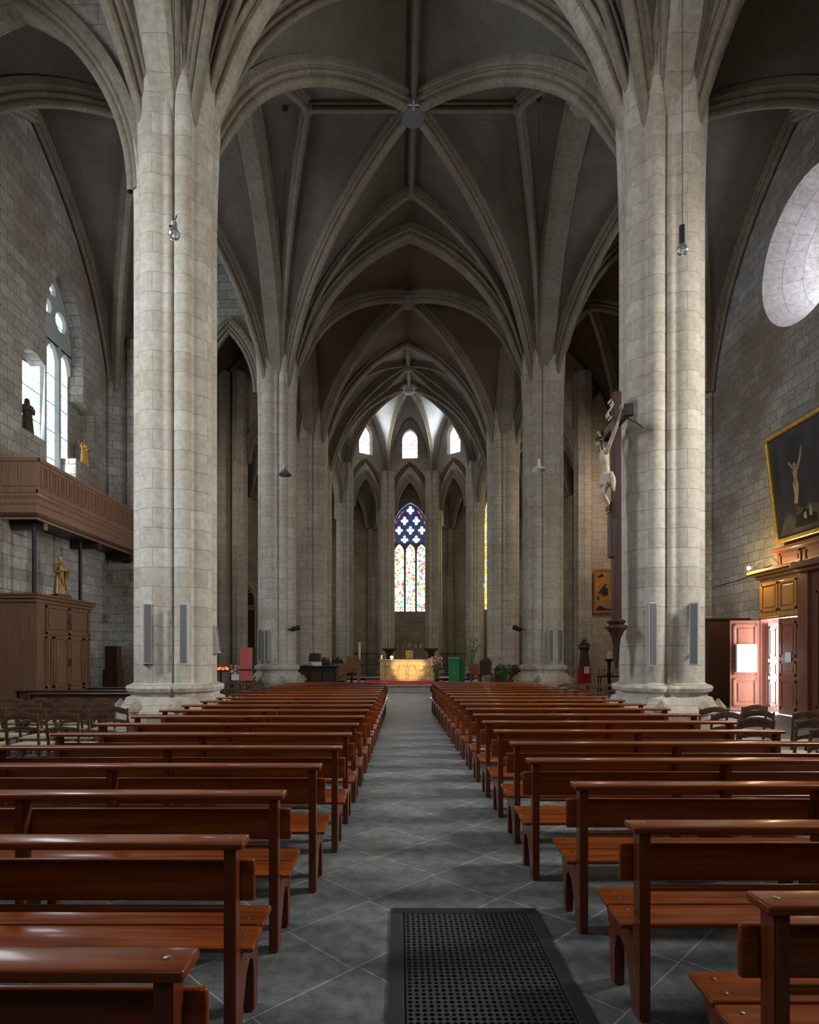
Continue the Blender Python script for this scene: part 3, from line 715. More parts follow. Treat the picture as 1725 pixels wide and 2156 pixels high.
# ------------------------------------------------------------------ pews
LB = 2.85
SIDE = [(0, 0), (.0, .83), (.08, .83), (.078, .45), (.09, .368), (.42, .396), (.43, .35), (.385, .26), (.37, 0), (.30, 0), (.296, .18), (.275, .245), (.235, .268), (.18, .235), (.13, .14), (.095, 0)]
def prism(bm, prof, x0, x1, bev=0):
    a = [bm.verts.new((x0, y, z)) for y, z in prof]; b_ = [bm.verts.new((x1, y, z)) for y, z in prof]; n = len(prof); fs = [bm.faces.new(a), bm.faces.new(b_[::-1])]
    for i in range(n): fs.append(bm.faces.new((a[i], b_[i], b_[(i+1) % n], a[(i+1) % n])))
    bmesh.ops.recalc_face_normals(bm, faces=fs)
    if bev:
        es = list({e for f in fs[:2] for e in f.edges}); bmesh.ops.bevel(bm, geom=es, offset=bev, segments=2, affect='EDGES')
    return bm
def screw(par, x, y, z):
    bm = B(); lathe(bm, [(.011, 0), (.011, .0015), (.006, .003)], (0, 0, 0), 12); o = link('screw', bm, M['screw'], par, True, 30) if not SCREW else SCREW[0].copy()
    if SCREW: COL.objects.link(o); o.parent = par; bm.free()
    else: SCREW.append(o)
    o.location = (x, y, z); return o
SCREW = []
def make_bench(screws=True):
    t = thing('church_pew', '', 'pew')
    for x in (-LB/2+.06, 0, LB/2-.06): 
        bm = B(); prism(bm, SIDE, x-.024, x+.024, .006); link('support', bm, M['bench_end'], t, True, 30)
    bm = B(); box(bm, (0, .035, .845), (LB, .125, .032), .011, seg=3); tr = link('top_rail', bm, M['bench'], t, True, 40)
    bm = B(); box(bm, (0, .095, .672), (LB+.04, .026, .172), .01, seg=3); link('backrest', bm, M['bench'], t, True, 40)
    bm = B(); box(bm, (0, .07, .562), (LB-.1, .034, .026), .01, seg=3); link('lower_rail', bm, M['bench'], t, True, 40)
    rot = Matrix.Rotation(math.radians(5), 3, 'X')
    for y0, zz in ((.172, .388), (.352, .404)):
        bm = B(); box(bm, (0, y0, zz), (LB+.03, .172, .028), .01, rot, seg=3); s = link('seat_plank', bm, M['bench'], t, True, 40)
        if screws:
            for sx in (-1, 1):
                for dy in (-.04, .04): screw(s, sx*(LB/2-.055), y0+dy, zz+.0143+dy*.088)
    if screws:
        for sx in (-1, 1): screw(tr, sx*(LB/2-.06), .035, .861)
    return t
ORD = ['first', 'second', 'third', 'fourth', 'fifth', 'sixth', 'seventh', 'eighth', 'ninth', 'tenth', 'eleventh', 'twelfth', 'thirteenth', 'fourteenth', 'fifteenth', 'sixteenth', 'seventeenth', 'eighteenth', 'nineteenth']
b_near = make_bench(True); b_far = make_bench(False)
def lerp_tab(tab, d):
    for (d0, v0), (d1, v1) in zip(tab, tab[1:]):
        if d <= d1: return v0+(v1-v0)*max(0, (d-d0))/(d1-d0)
    return tab[-1][1]
LT = [(1.4, -.50), (2.42, -.62), (3.24, -.62), (4.06, -.53), (4.88, -.47), (8, -.42), (16.6, -.34)]
RT = [(1.8, 1.09), (2.64, 1.01), (3.46, 1.0), (4.28, .91), (5.1, .94), (8, .93), (16.6, .86)]
used = set()
for side, tab, d0, first in (('left', LT, 2.42, 1.46), ('right', RT, 2.64, 1.82)):
    ds = [first]+[d0+.82*i for i in range(18)]
    for i, d in enumerate(ds):
        src = b_near if i < 7 else b_far
        if src.name not in used: o = src; used.add(src.name)
        else: o = copy_tree(src)
        e = lerp_tab(tab, d); o.location = (e-LB/2 if side == 'left' else e+LB/2, d-.03, 0)
        o.rotation_euler = (0, 0, math.radians(random.uniform(-.25, .25)))
        o['label'] = 'long varnished wooden pew %s of the aisle, %s row counted from the camera' % (side, ORD[i]); o['category'] = 'pew'
        o['group'] = 'pews on the %s of the aisle' % side
# ------------------------------------------------------------------ rubber mat
t = thing('door_mat', 'black perforated rubber mat lying in the aisle at the front', 'mat', (.40, 1.9, 0))
mw_, ml_ = .455, 1.86; nx_, ny_ = 24, 58
bm = B(); 
for x0, x1, y0, y1 in ((-mw_, mw_, ml_-.075, ml_), (-mw_, -mw_+.075, -1.3, ml_-.075), (mw_-.075, mw_, -1.3, ml_-.075)): bx(bm, x0, x1, y0, y1, 0.001, .014, .003)
for k in range(7):
    for s in (-1, 1): bx(bm, s*(mw_-.01-k*.0095)-.0025, s*(mw_-.01-k*.0095)+.0025, -1.3, ml_-.01, .013, .0165)
    bx(bm, -mw_+.01, mw_-.01, ml_-.012-k*.0095, ml_-.007-k*.0095, .013, .0165)
link('border', bm, M['rubber'], t)
mg, nt, bb = newmat('perforated_rubber'); N = nt.nodes.new; L = nt.links.new
bm = B(); st = .032; nxx = int((2*mw_-.15)/st); nyy = int((ml_-.075+1.3)/st); ox = -nxx*st/2; oy = ml_-.075-nyy*st
for i in range(nxx):
    for j in range(nyy):
        cx_, cy_ = ox+(i+.5)*st, oy+(j+.5)*st
        if True:
            r = st*.42; h = st/2
            sq = [(-h, -h), (0, -h), (h, -h), (h, 0), (h, h), (0, h), (-h, h), (-h, 0)]
            kx = [(-r*.45, -r*.45), (0, -r), (r*.45, -r*.45), (r, 0), (r*.45, r*.45), (0, r), (-r*.45, r*.45), (-r, 0)] if (i+j) % 2 else [(-r*.7, -r*.7), (0, -r*.85), (r*.7, -r*.7), (r*.85, 0), (r*.7, r*.7), (0, r*.85), (-r*.7, r*.7), (-r*.85, 0)]
            o_ = [bm.verts.new((cx_+x, cy_+y, .012)) for x, y in sq]; n_ = [bm.verts.new((cx_+x, cy_+y, .012)) for x, y in kx]; d_ = [bm.verts.new((cx_+x, cy_+y, .002)) for x, y in kx]
            for k in range(8):
                l = (k+1) % 8; bm.faces.new((o_[k], o_[l], n_[l], n_[k])); bm.faces.new((n_[k], n_[l], d_[l], d_[k]))
link('perforated_field', bm, M['rubber'], t)
bm = B(); bx(bm, -mw_+.01, mw_-.01, -1.3, ml_-.01, 0.0005, .0025); link('underside', bm, M['black'], t)
bpy.data.materials.remove(mg)
# ------------------------------------------------------------------ rush chairs
def make_chair():
    t = thing('rush_chair', '', 'chair')
    for sx in (-1, 1):
        bm = B(); tube(bm, [(sx*.19, -.19, 0), (sx*.19, -.185, .45), (sx*.2, -.24, .86)], [.017, .019, .014], 8); link('leg', bm, M['chair'], t, True, 40)
        bm = B(); tube(bm, [(sx*.2, .19, 0), (sx*.205, .19, .45)], [.016, .019], 8); link('leg', bm, M['chair'], t, True, 40)
    bm = B(); box(bm, (0, 0, .445), (.43, .41, .035), .014); link('seat', bm, M['straw'], t, True, 40)
    for z, h, y in ((.80, .085, -.235), (.66, .05, -.215)):
        bm = B()
        for k in range(6):
            a0, a1 = -1+k/3, -1+(k+1)/3
            tube(bm, [(a0*.2, y-.03*(1-a0*a0), z+.015*(1-a0*a0)), (a1*.2, y-.03*(1-a1*a1), z+.015*(1-a1*a1))], .012, 6)
        for v in bm.verts: v.co.z = z+(v.co.z-z)*h/.024
        link('back_slat', bm, M['chair'], t, True, 40)
    bm = B()
    for p, q in (((-.19, -.19, .2), (.19, -.19, .2)), ((-.2, .19, .25), (.2, .19, .25)), ((-.195, -.19, .15), (-.2, .19, .15)), ((.195, -.19, .15), (.2, .19, .15))): tube(bm, [p, q], .01, 6)
    link('stretcher', bm, M['chair'], t, True, 40)
    return t
ch0 = make_chair(); chairs = []
def chair(x, y, rz, label, group):
    o = ch0 if not chairs else copy_tree(ch0)
    o.location = (x, y, 0); o.rotation_euler = (0, 0, math.radians(rz)); o['label'] = label; o['category'] = 'chair'; o['group'] = group; chairs.append(o)
g = 'rush chairs left of the pews'
n = 0
for r, (d, xs) in enumerate(((7.7, (-5.35, -4.75, -4.2)), (8.6, (-5.75, -5.15, -4.55, -4.0)), (9.5, (-6.4, -5.8, -5.2, -4.6)), (10.4, (-6.7, -6.1, -5.5, -4.95)))):
    for c, x in enumerate(xs):
        chair(x+random.uniform(-.05, .05), d+random.uniform(-.08, .08), random.uniform(-9, 9), 'rush chair left of the pews, %s row from camera, %s from its left' % (ORD[r], ORD[c]), g)
g = 'rush chairs right of the pews'
R_ = [(4.35, 8.55, 4), (4.7, 8.05, -6), (4.1, 7.8, 8), (5.3, 7.95, -4), (4.1, 7.1, -3), (4.65, 7.0, 6), (5.3, 7.1, 4), (4.3, 6.25, 5), (4.9, 6.3, -8), (4.1, 5.6, 0), (4.7, 5.5, 7), (5.1, 8.9, 10)]
wr = ['against the base of the front right pillar', 'just beyond the eighth pew on the right', 'with its back slat over the pew ends by the right pillar', 'silhouetted against the open door', 'at the outer end of the sixth right pew', 'second out from the sixth right pew end', 'third out from the sixth right pew end, near the porch', 'at the outer end of the fifth right pew', 'second out from the fifth right pew end', 'at the outer end of the fourth right pew', 'second out from the fourth right pew end', 'farthest out behind the chairs by the open door']
for (x, d, a), l in zip(R_, wr): chair(x, d, a, 'rush chair ' + l, g)
g = 'chairs in the far right aisle'
for i in range(10): chair(4.25+.56*(i % 5)+random.uniform(-.05, .05), 14.6+.95*(i//5), random.uniform(-10, 10), 'small dark chair in far right aisle, %s row, %s from the pews' % (ORD[i//5], ORD[i % 5]), g)
g = 'chairs in the far left aisle'
for i in range(8): chair(-3.95-.62*(i % 4)+random.uniform(-.05, .05), 15.6+.95*(i//4), random.uniform(-10, 10), 'small dark chair in far left aisle, %s row, %s from the pews' % (ORD[i//4], ORD[i % 4]), g)
# low dark benches behind the left chairs
def dark_bench(x, y, L_, lab):
    t = thing('kneeling_bench', lab, 'bench', (x, y, 0))
    bm = B(); bx(bm, -L_/2, L_/2, -.05, .12, .84, .875, .008); link('top_rail', bm, M['oak_dark'], t)
    bm = B(); bx(bm, -L_/2+.03, L_/2-.03, 0, .025, .35, .84, .004); link('front_board', bm, M['oak_dark'], t)
    for s in (-1, 1): bm = B(); bx(bm, s*(L_/2-.045)-.02, s*(L_/2-.045)+.02, -.04, .35, 0, .84, .004); link('support', bm, M['oak_dark'], t)
    bm = B(); bx(bm, -L_/2+.05, L_/2-.05, .1, .34, .3, .33, .004); link('kneeler', bm, M['oak_dark'], t)
dark_bench(-6.1, 11.6, 2.2, 'dark kneeling bench left of the pillar, nearest of the three before the cupboard')
dark_bench(-6.9, 12.6, 2.4, 'dark kneeling bench below the bishop statue, middle of the three')
dark_bench(-6.2, 13.7, 2.0, 'dark kneeling bench left of the pillar, farthest of the three')
# ------------------------------------------------------------------ column speakers
def speaker(x, y, z, rz, tilt, h, lab, wd=.15):
    t = thing('column_speaker', lab, 'speaker', (x, y, z), rz)
    t.rotation_euler = (tilt, 0, rz)
    bm = B(); bx(bm, -wd/2, wd/2, 0, .13, 0, h, .006); link('case', bm, M['spk'], t)
    bm = B(); bx(bm, -wd/2+.02, wd/2-.02, -.006, .004, .025, h-.025, .002); link('grille', bm, M['grille'], t)
    bm = B(); bx(bm, -.02, .02, .12, .2, h*.2, h*.24); bx(bm, -.02, .02, .12, .2, h*.8, h*.84); link('bracket', bm, M['steel'], t)
    return t
def spk(px, py0, py1, d, rz, tilt, lab):
    p = at(px, py1, d); speaker(p.x, p.y, p.z, rz, tilt, (py1-py0)*d/F, lab)
G = lambda a: math.radians(a)
spk(311, 1270, 1398, 10.72, G(28), 0, 'slim white column speaker at the left edge of the front left pillar')
spk(386, 1270, 1398, 10.62, G(0), 0, 'slim white column speaker on the middle of the front left pillar')
spk(463, 1315, 1375, 11.7, G(90), G(-7), 'tilted white column speaker sticking out on the right side of the front left pillar')
spk(1376, 1268, 1402, 10.62, 0, 0, 'slim white column speaker on the middle of the front right pillar')
spk(1461, 1267, 1400, 10.55, G(-30), G(-4), 'tilted white column speaker at the right edge of the front right pillar')
spk(547, 1325, 1392, 20.45, G(14), 0, 'slim speaker at the left edge of the second left pillar')
spk(561, 1325, 1392, 20.38, G(0), 0, 'slim speaker near the middle of the second left pillar')
spk(1161, 1325, 1394, 20.3, G(0), 0, 'slim speaker with blue-grey front on the second right pillar')
spk(1181, 1325, 1394, 20.5, G(-20), 0, 'darker slim speaker at the right edge of the second right pillar')
# black spotlights on the second pillars
def spotlight(x, y, z, rz, lab):
    t = thing('spotlight', lab, 'spotlight', (x, y, z), rz)
    bm = B(); tube(bm, [(0, 0, -.02), (0, -.28, .08)], [.07, .085], 12); link('housing', bm, M['black'], t, True, 40)
    bm = B(); tube(bm, [(0, 0, 0), (0, .12, 0)], .02, 6); link('bracket', bm, M['iron'], t)
p = at(614, 1325, 20.7); spotlight(p.x, p.y, p.z, G(115), 'small black spotlight on the right side of the second left pillar')
p = at(1098, 1325, 20.7); spotlight(p.x, p.y, p.z, G(-115), 'small black spotlight on the left side of the second right pillar')
spot('altar_spot_left', (-3.2, 21.0, 3.0), (.35, 30, 1.0), 1900, (1, .72, .36), 10)
spot('altar_spot_right', (3.9, 21.0, 3.0), (.5, 30, 1.0), 1900, (1, .72, .36), 10)
# ------------------------------------------------------------------ hanging lamps
def hanging(kind, px, py, pytop, d, lab):
    p = at(px, py, d); top = ZC-.08 if pytop < 0 else at(px, pytop, d).z
    t = thing('pendant_lamp', lab, 'lamp', (p.x, p.y, p.z))
    bm = B(); tube(bm, [(0, 0, .1), (0, 0, top-p.z)], .004, 5); link('wire', bm, M['black'], t)
    bm = B(); lathe(bm, [(.075, -.02), (.075, .01), (.02, .03)], (0, 0, top-p.z), 14); link('ceiling_rose', bm, M['black'], t)
    if kind == 'bulb':
        bm = B(); lathe(bm, [(.02, .1), (.03, .09), (.03, .045), (.022, .04)], n=14); link('socket', bm, M['steel'], t, True, 40)
        bm = B(); lathe(bm, [(.022, .05), (.04, .01), (.062, -.03), (.064, -.06), (.045, -.095), (.01, -.105)], n=18); link('bulb', bm, M['glass'], t, True)
        bm = B(); tube(bm, [(-.025, 0, .06), (-.06, 0, .04)], .008); tube(bm, [(.01, 0, .12), (.03, 0, .17)], .006); link('clip', bm, M['black'], t)
    elif kind == 'tube':
        bm = B(); tube(bm, [(0, 0, .26), (0, 0, .04)], .035, 14); link('socket', bm, M['black'], t, True, 40)
        bm = B(); lathe(bm, [(.03, .05), (.06, 0), (.07, -.04), (.05, -.075), (.01, -.085)], n=18); link('bulb', bm, M['glass'], t, True)
    else:
        bm = B(); lathe(bm, [(.03, .3), (.04, .18), (.06, .12), (.19, 0), (.185, -.005), (.05, .1)], n=24); link('shade', bm, M['steel'] if kind == 'coned' else M['spk'], t, True, 40)
        bm = B(); ball(bm, (0, 0, .03), .055); link('bulb', bm, M['glass'], t, True)
hanging('bulb', 367, 485, -1, 6.8, 'bare glass bulb hanging on a long wire before the front left pillar')
hanging('tube', 1437, 522, -1, 7.1, 'bulb in a long black socket hanging before the front right pillar')
hanging('coned', 600, 1000, -2, 16.5, 'small conical lamp hanging on a long wire before the second left pillar')
hanging('cone', 1135, 990, -2, 16.2, 'white conical lamp hanging on a long wire before the second right pillar')
# ------------------------------------------------------------------ statues
def statue(name, lab, loc, h, rz, robe, skin, hat=None, plinth=None, n=36, folds=9, cloak=None):
    """facing -Y before the turn"""
    t = thing(name, lab, 'statue', loc, rz); z0 = 0
    if plinth: bm = B(); bx(bm, -plinth[0]/2, plinth[0]/2, -plinth[0]/2, plinth[0]/2, 0, plinth[1], .01); bx(bm, -plinth[0]/2-.02, plinth[0]/2+.02, -plinth[0]/2-.02, plinth[0]/2+.02, 0, .04, .005); link('plinth', bm, M['oak_dark'], t); z0 = plinth[1]
    h -= z0
    bm = B(); pr = [(.165, 0), (.17, .03), (.15, .2), (.13, .42), (.118, .54), (.125, .63), (.135, .72), (.125, .785), (.075, .815), (.045, .83)]
    lathe(bm, pr, n=n, fn=lambda a, k: (1+(.10*math.sin(folds*a+.4*k)+.04*math.sin(4*a) if k < 6 else 0))*(1 if abs(math.cos(a)) > .1 else 1))
    for v in bm.verts: v.co.y *= .78
    for s in (-1, 1): tube(bm, [(s*.10, 0, .77), (s*.155, -.02, .66), (s*.14, -.06, .57), (s*.07, -.14, .62), (s*.045, -.16, .635)], [.045, .05, .048, .04, .028], 10)
    bmesh.ops.scale(bm, vec=(h, h, h), verts=bm.verts); bmesh.ops.translate(bm, vec=(0, 0, z0), verts=bm.verts)
    o = link('robe', bm, robe, t, True); m = o.modifiers.new('fuse', 'REMESH'); m.mode = 'VOXEL'; m.voxel_size = h*.012; m.use_smooth_shade = True
    bm = B(); tube(bm, [(0, 0, .80), (0, -.005, .86)], [.034, .03], 10); ball(bm, (0, -.01, .905), .058, (.86, .98, 1.2), 16, 12)
    tube(bm, [(0, -.062, .915), (0, -.078, .893), (0, -.062, .888)], [.007, .013, .009], 6)
    for s in (-1, 1): ball(bm, (s*.02, -.062, .917), .008); ball(bm, (s*.052, 0, .9), .014, (.5, 1, 1.4)); ball(bm, (s*.03, -.165, .64), .024, (1, 1, 1.2))
    ball(bm, (0, -.052, .868), .02, (1.2, .8, .6))
    bmesh.ops.scale(bm, vec=(h, h, h), verts=bm.verts); bmesh.ops.translate(bm, vec=(0, 0, z0), verts=bm.verts); link('head_and_hands', bm, skin, t, True)
    bm = B()
    if hat == 'mitre': lathe(bm, [(.056, .935), (.066, .965), (.05, 1.02), (.01, 1.06)], n=20); [setattr(v.co, 'y', v.co.y*.7) for v in bm.verts]; nm = 'mitre'
    elif hat == 'hood': lathe(bm, [(.1, .79), (.075, .85), (.07, .9), (.068, .95), (.045, .985), (.01, 1.0)], (0, .022, 0), 20); nm = 'hood'
    elif hat == 'hair': ball(bm, (0, .012, .925), .062, (.95, .95, 1.05)); nm = 'hair'
    bmesh.ops.scale(bm, vec=(h, h, h), verts=bm.verts); bmesh.ops.translate(bm, vec=(0, 0, z0), verts=bm.verts); link(nm, bm, cloak or robe, t, True)
    if hat == 'mitre':
        bm = B()
        tube(bm, [(.1, -.13, .62), (.105, -.1, .35), (.07, -.13, .12)], [.05, .045, .02], 8); tube(bm, [(-.1, -.1, .74), (-.06, -.12, .5), (.04, -.15, .2)], [.02, .035, .02], 8)
        bmesh.ops.scale(bm, vec=(h, h, h), verts=bm.verts); bmesh.ops.translate(bm, vec=(0, 0, z0), verts=bm.verts); link('cope', bm, M['robe_gold'], t, True)
    return t
statue('bishop_statue', 'gilded bishop statue with mitre on the oak cupboard under the gallery', (-9.28, 16.35, 3.17), 1.12, G(62), M['robe_gold'], M['skin'], 'mitre', (.36, .09), cloak=M['gold'])
statue('monk_statue', 'dark carved monk statue standing in the niche left of the side window', (-10.22, 16.42, 7.7), .96, G(50), M['robe_dark'], M['robe_dark'], 'hood')
statue('saint_statue', 'gilded saint statue on the stone block right of the side window', (-10.14, 19.25, 7.68), .92, G(70), M['gold'], M['robe_gold'], 'hair', cloak=M['robe_dark'])
statue('nun_statue', 'dark brown robed statue on a red-draped pedestal in the right aisle', (8.02, 26.0, 1.15), 1.3, G(-25), M['robe_dark'], M['skin'], 'hood')
t = thing('draped_pedestal', 'red-draped pedestal with a white notice under the brown statue', 'pedestal', (8.02, 26.0, 0))
bm = B(); lathe(bm, [(.3, 0), (.29, .5), (.26, 1.1), (.27, 1.13), (.1, 1.15)], n=32, fn=lambda a, k: 1+.05*math.sin(8*a)*(1 if k < 3 else .2)); link('drape', bm, M['red'], t, True, 40)
bm = B(); bx(bm, -.11, .11, -.34, -.32, .82, 1.12); link('notice', bm, M['paper'], t)
# ------------------------------------------------------------------ crucifix on the right pillar
t = thing('wooden_cross', 'tall dark wooden cross on the inner side of the front right pillar', 'cross', (3.98, 11.0, 1.5))
bm = B(); bx(bm, -.07, .07, -.09, .09, .55, 4.92, .008); link('upright_beam', bm, M['cross'], t)
bm = B(); bx(bm, -.06, .05, -.62, .62, 4.28, 4.44, .008); link('crossbar', bm, M['cross'], t)
bm = B(); bx(bm, -.085, .075, -.66, -.58, 4.26, 4.46, .006); bx(bm, -.085, .075, .58, .66, 4.26, 4.46, .006); link('crossbar_end', bm, M['iron'], t)
bm = B(); tube(bm, [(0, -.5, 4.27), (.2, -.45, 4.2), (.45, -.1, 4.25)], .012); link('wall_bracket', bm, M['iron'], t)
bm = B(); prism(bm, [(-.1, 2.78), (-.15, 2.9), (-.1, 2.6), (-.1, 1.9), (.1, 1.9), (.1, 2.95)], -.13, -.05, .004); bx(bm, -.16, -.05, -.1, .1, 2.76, 2.86, .01); link('foot_block', bm, M['cross'], t)
bm = B(); lathe(bm, [(.02, -.15), (.05, 0), (.06, .25), (.08, .42), (.14, .55), (.2, .60), (.2, .64), (.12, .67), (.16, .70), (.17, .73), (.08, .78), (.07, .9)], n=24); link('corbel_foot', bm, M['oak_dark'], t, True, 40)
bm = B(); pts = [(-.12, 0, 4.5+.04*k) for k in range(8)]
for k in range(8): box(bm, (-.12-.04*math.sin(k*.9), .02*math.sin(k), 4.45+.045*k), (.012, .16, .048), .003)
link('title_scroll', bm, M['linen'], t)
def skinned(name, verts, edges, mat, parent, sub=2):
    me = bpy.data.meshes.new(name); me.from_pydata([v[:3] for v in verts], edges, []); me.materials.append(mat)
    o = bpy.data.objects.new(name, me); COL.objects.link(o)
    if parent is not None: o.parent = parent
    o.modifiers.new('skin', 'SKIN'); me.skin_vertices.new() if not me.skin_vertices else None
    for i, v in enumerate(verts): me.skin_vertices[0].data[i].radius = (v[3], v[4] if len(v) > 4 else v[3])
    me.skin_vertices[0].data[0].use_root = True
    s_ = o.modifiers.new('sub', 'SUBSURF'); s_.levels = sub; s_.render_levels = sub
    for p_ in me.polygons: p_.use_smooth = True
    o.modifiers['skin'].use_smooth_shade = True
    return o
# body faces -X; x forward is negative
fx = -.17
V = [(fx, 0, 3.36, .085), (fx-.02, 0, 3.52, .075), (fx-.05, 0, 3.68, .095), (fx-.06, 0, 3.80, .085), (fx-.09, -.01, 3.90, .035), (fx-.15, -.02, 3.985, .055), (fx-.165, -.02, 4.04, .05),
     (fx-.04, -.13, 3.83, .042), (fx+.02, -.32, 4.08, .032), (fx+.06, -.5, 4.30, .022), (fx+.06, -.545, 4.35, .02), (fx+.05, -.58, 4.385, .012),
     (fx-.04, .13, 3.83, .042), (fx+.02, .32, 4.08, .032), (fx+.06, .5, 4.30, .022), (fx+.06, .545, 4.35, .02), (fx+.05, .58, 4.385, .012),
     (fx-.02, -.07, 3.28, .068), (fx-.09, -.06, 3.06, .045), (fx+.02, -.03, 2.88, .034), (fx+.05, -.01, 2.76, .026), (fx-.03, 0, 2.70, .018),
     (fx-.02, .07, 3.28, .068), (fx-.06, .07, 3.06, .045), (fx+.04, .04, 2.90, .034), (fx+.08, .02, 2.78, .026), (fx+.0, .01, 2.72, .018)]
E = [(0, 1), (1, 2), (2, 3), (3, 4), (4, 5), (5, 6), (3, 7), (7, 8), (8, 9), (9, 10), (10, 11), (3, 12), (12, 13), (13, 14), (14, 15), (15, 16), (0, 17), (17, 18), (18, 19), (19, 20), (20, 21), (0, 22), (22, 23), (23, 24), (24, 25), (25, 26)]
cr = thing('crucified_figure', 'pale carved crucified figure hanging on the tall dark cross', 'statue', (3.98, 11.0, 1.5))
body = skinned('body', V, E, M['ivory'], cr)
bm = B(); tube(bm, [(fx-.205, -.02, 4.03), (fx-.225, -.02, 4.0), (fx-.2, -.02, 3.985)], [.006, .011, .008], 6); ball(bm, (fx-.19, -.02, 3.95), .03, (1, .8, 1)); link('face', bm, M['ivory'], cr, True)
bm = B(); ball(bm, (fx-.135, -.02, 4.045), .07, (1, .95, .95)); tube(bm, [(fx-.12, -.07, 4.03), (fx-.1, -.08, 3.93), (fx-.12, -.08, 3.86)], [.035, .03, .012]); tube(bm, [(fx-.12, .03, 4.03), (fx-.1, .05, 3.93), (fx-.12, .05, 3.86)], [.035, .03, .012]); link('hair', bm, M['robe_dark'], cr, True)
bm = B()
for k in range(16):
    a = k*PI/8; ball(bm, (fx-.145+.075*math.cos(a), -.02+.075*math.sin(a), 4.075+.012*math.sin(3*a)), .016)
link('crown', bm, M['robe_dark'], cr)
bm = B(); lathe(bm, [(.10, 3.20), (.135, 3.24), (.12, 3.34), (.115, 3.43), (.08, 3.47)], (fx-.01, 0, 0), 24, fn=lambda a, k: 1+.07*math.sin(5*a+k)); tube(bm, [(fx+.02, -.13, 3.42), (fx+.07, -.17, 3.3), (fx+.05, -.16, 3.14), (fx+.08, -.15, 3.08)], [.04, .05, .045, .015]); tube(bm, [(fx-.1, -.06, 3.42), (fx-.13, -.02, 3.34), (fx-.05, -.12, 3.22)], [.02, .03, .03]); lc = link('loincloth', bm, M['linen'], cr, True); sm_ = lc.modifiers.new('sub', 'SUBSURF'); sm_.levels = 1; sm_.render_levels = 2
bm = B()
for s in (-1, 1):
    for f_ in range(4): tube(bm, [(fx+.05, s*(.565+.004*f_), 4.37+.012*f_), (fx+.03, s*(.60+.006*f_), 4.395+.016*f_), (fx+.015, s*(.612+.004*f_), 4.38+.016*f_)], [.008, .007, .005], 6)
    tube(bm, [(fx+.05, s*.55, 4.385), (fx+.03, s*.56, 4.43), (fx+.02, s*.575, 4.45)], [.009, .008, .005], 6)
link('fingers', bm, M['ivory'], cr, True)
# ------------------------------------------------------------------ left gallery, its posts and the cupboard
t = thing('wooden_gallery', 'carved brown oak gallery running along the left wall below the window', 'gallery', (0, 0, 0))
X0, X1, Y0, Y1 = XL+.01, -9.1, 15.05, 20.95
bm = B(); bx(bm, X1-.06, X1, Y0+.06, Y1, 5.72, 6.50); bx(bm, X1-.035, X1+.03, Y0-.03, Y1, 6.48, 6.58, .01); bx(bm, X1-.05, X1+.025, Y0-.025, Y1, 5.70, 5.78, .01); link('side_parapet', bm, M['oak'], t)
bm = B(); bx(bm, X0, X1, Y0, Y0+.06, 5.72, 6.49); bx(bm, X0, X1+.03, Y0-.03, Y0+.035, 6.48, 6.58, .01); bx(bm, X0, X1+.02, Y0-.025, Y0+.03, 5.70, 5.78, .01)
for k in range(2): bx(bm, X0+.1+.48*k, X0+.48+.48*k, Y0-.02, Y0, 5.86, 6.40, .008)
link('front_parapet', bm, M['oak'], t)
def tracery_band(bm, mk, a0, a1, n):      # rows of little carved lancets with drops below
    for k in range(n):
        a = a0+(a1-a0)*(k+.5)/n; w_ = (a1-a0)/n
        mk(bm, a-w_*.48, a-w_*.36, 5.84, 6.42); mk(bm, a-w_*.10, a-w_*.02, 5.9, 6.36); mk(bm, a+w_*.16, a+w_*.23, 5.9, 6.36)
        mk(bm, a-w_*.3, a+w_*.4, 6.38, 6.42); mk(bm, a-w_*.3, a+w_*.4, 5.86, 5.9)
        for q in (-.2, .05, .3): mk(bm, a+w_*q-.03, a+w_*q+.02, 5.93, 5.98)
bm = B(); tracery_band(bm, lambda b, a, c, z0, z1: bx(b, X1, X1+.022, a, c, z0, z1), Y0+.1, Y1, 15); link('side_carving', bm, M['oak'], t)
for nm, pr in (('side_fascia', None),):
    bm = B(); 
    pf = [(0, 5.70), (.01, 5.62), (-.03, 5.55), (-.03, 5.45), (-.06, 5.40), (-.06, 5.22), (-.10, 5.16), (-.10, 5.05), (-.16, 5.05), (-.16, 5.70)]
    a = [bm.verts.new((X1+x, Y0+x*-1, z)) for x, z in pf]; b_ = [bm.verts.new((X1+x, Y1, z)) for x, z in pf]; c_ = [bm.verts.new((X0, Y0-x, z)) for x, z in pf]
    for i in range(len(pf)):
        j = (i+1) % len(pf); bm.faces.new((a[i], a[j], b_[j], b_[i])); bm.faces.new((a[i], c_[i], c_[j], a[j]))
    bmesh.ops.recalc_face_normals(bm, faces=bm.faces); link(nm, bm, M['oak'], t)
bm = B(); bx(bm, X0, X1-.05, Y0+.05, Y1, 5.12, 5.2)
for k in range(20): bx(bm, X0, X1-.1, Y0+.15+k*.29, Y0+.38+k*.29, 5.085, 5.12)
link('deck', bm, M['oak_dark'], t)
for y in (15.5, 18.3, 20.5): bm = B(); bx(bm, X0, X1-.12, y, y+.18, 4.86, 5.1, .01); link('beam', bm, M['oak_dark'], t)
for d, l in ((15.25, 'left'), (17.45, 'right')):
    bm = B(); tube(bm, [(0, 0, 0), (0, 0, 1.75)], .05, 10); lathe(bm, [(.09, 0), (.06, .04)], n=12); lathe(bm, [(.06, 1.7), (.09, 1.76)], n=12)
    single('iron_post', bm, M['iron'], 'thin black iron post under the gallery, standing on the %s end of the cupboard' % l, 'post', (-9.32, d, 3.17), smooth=True, angle=40)
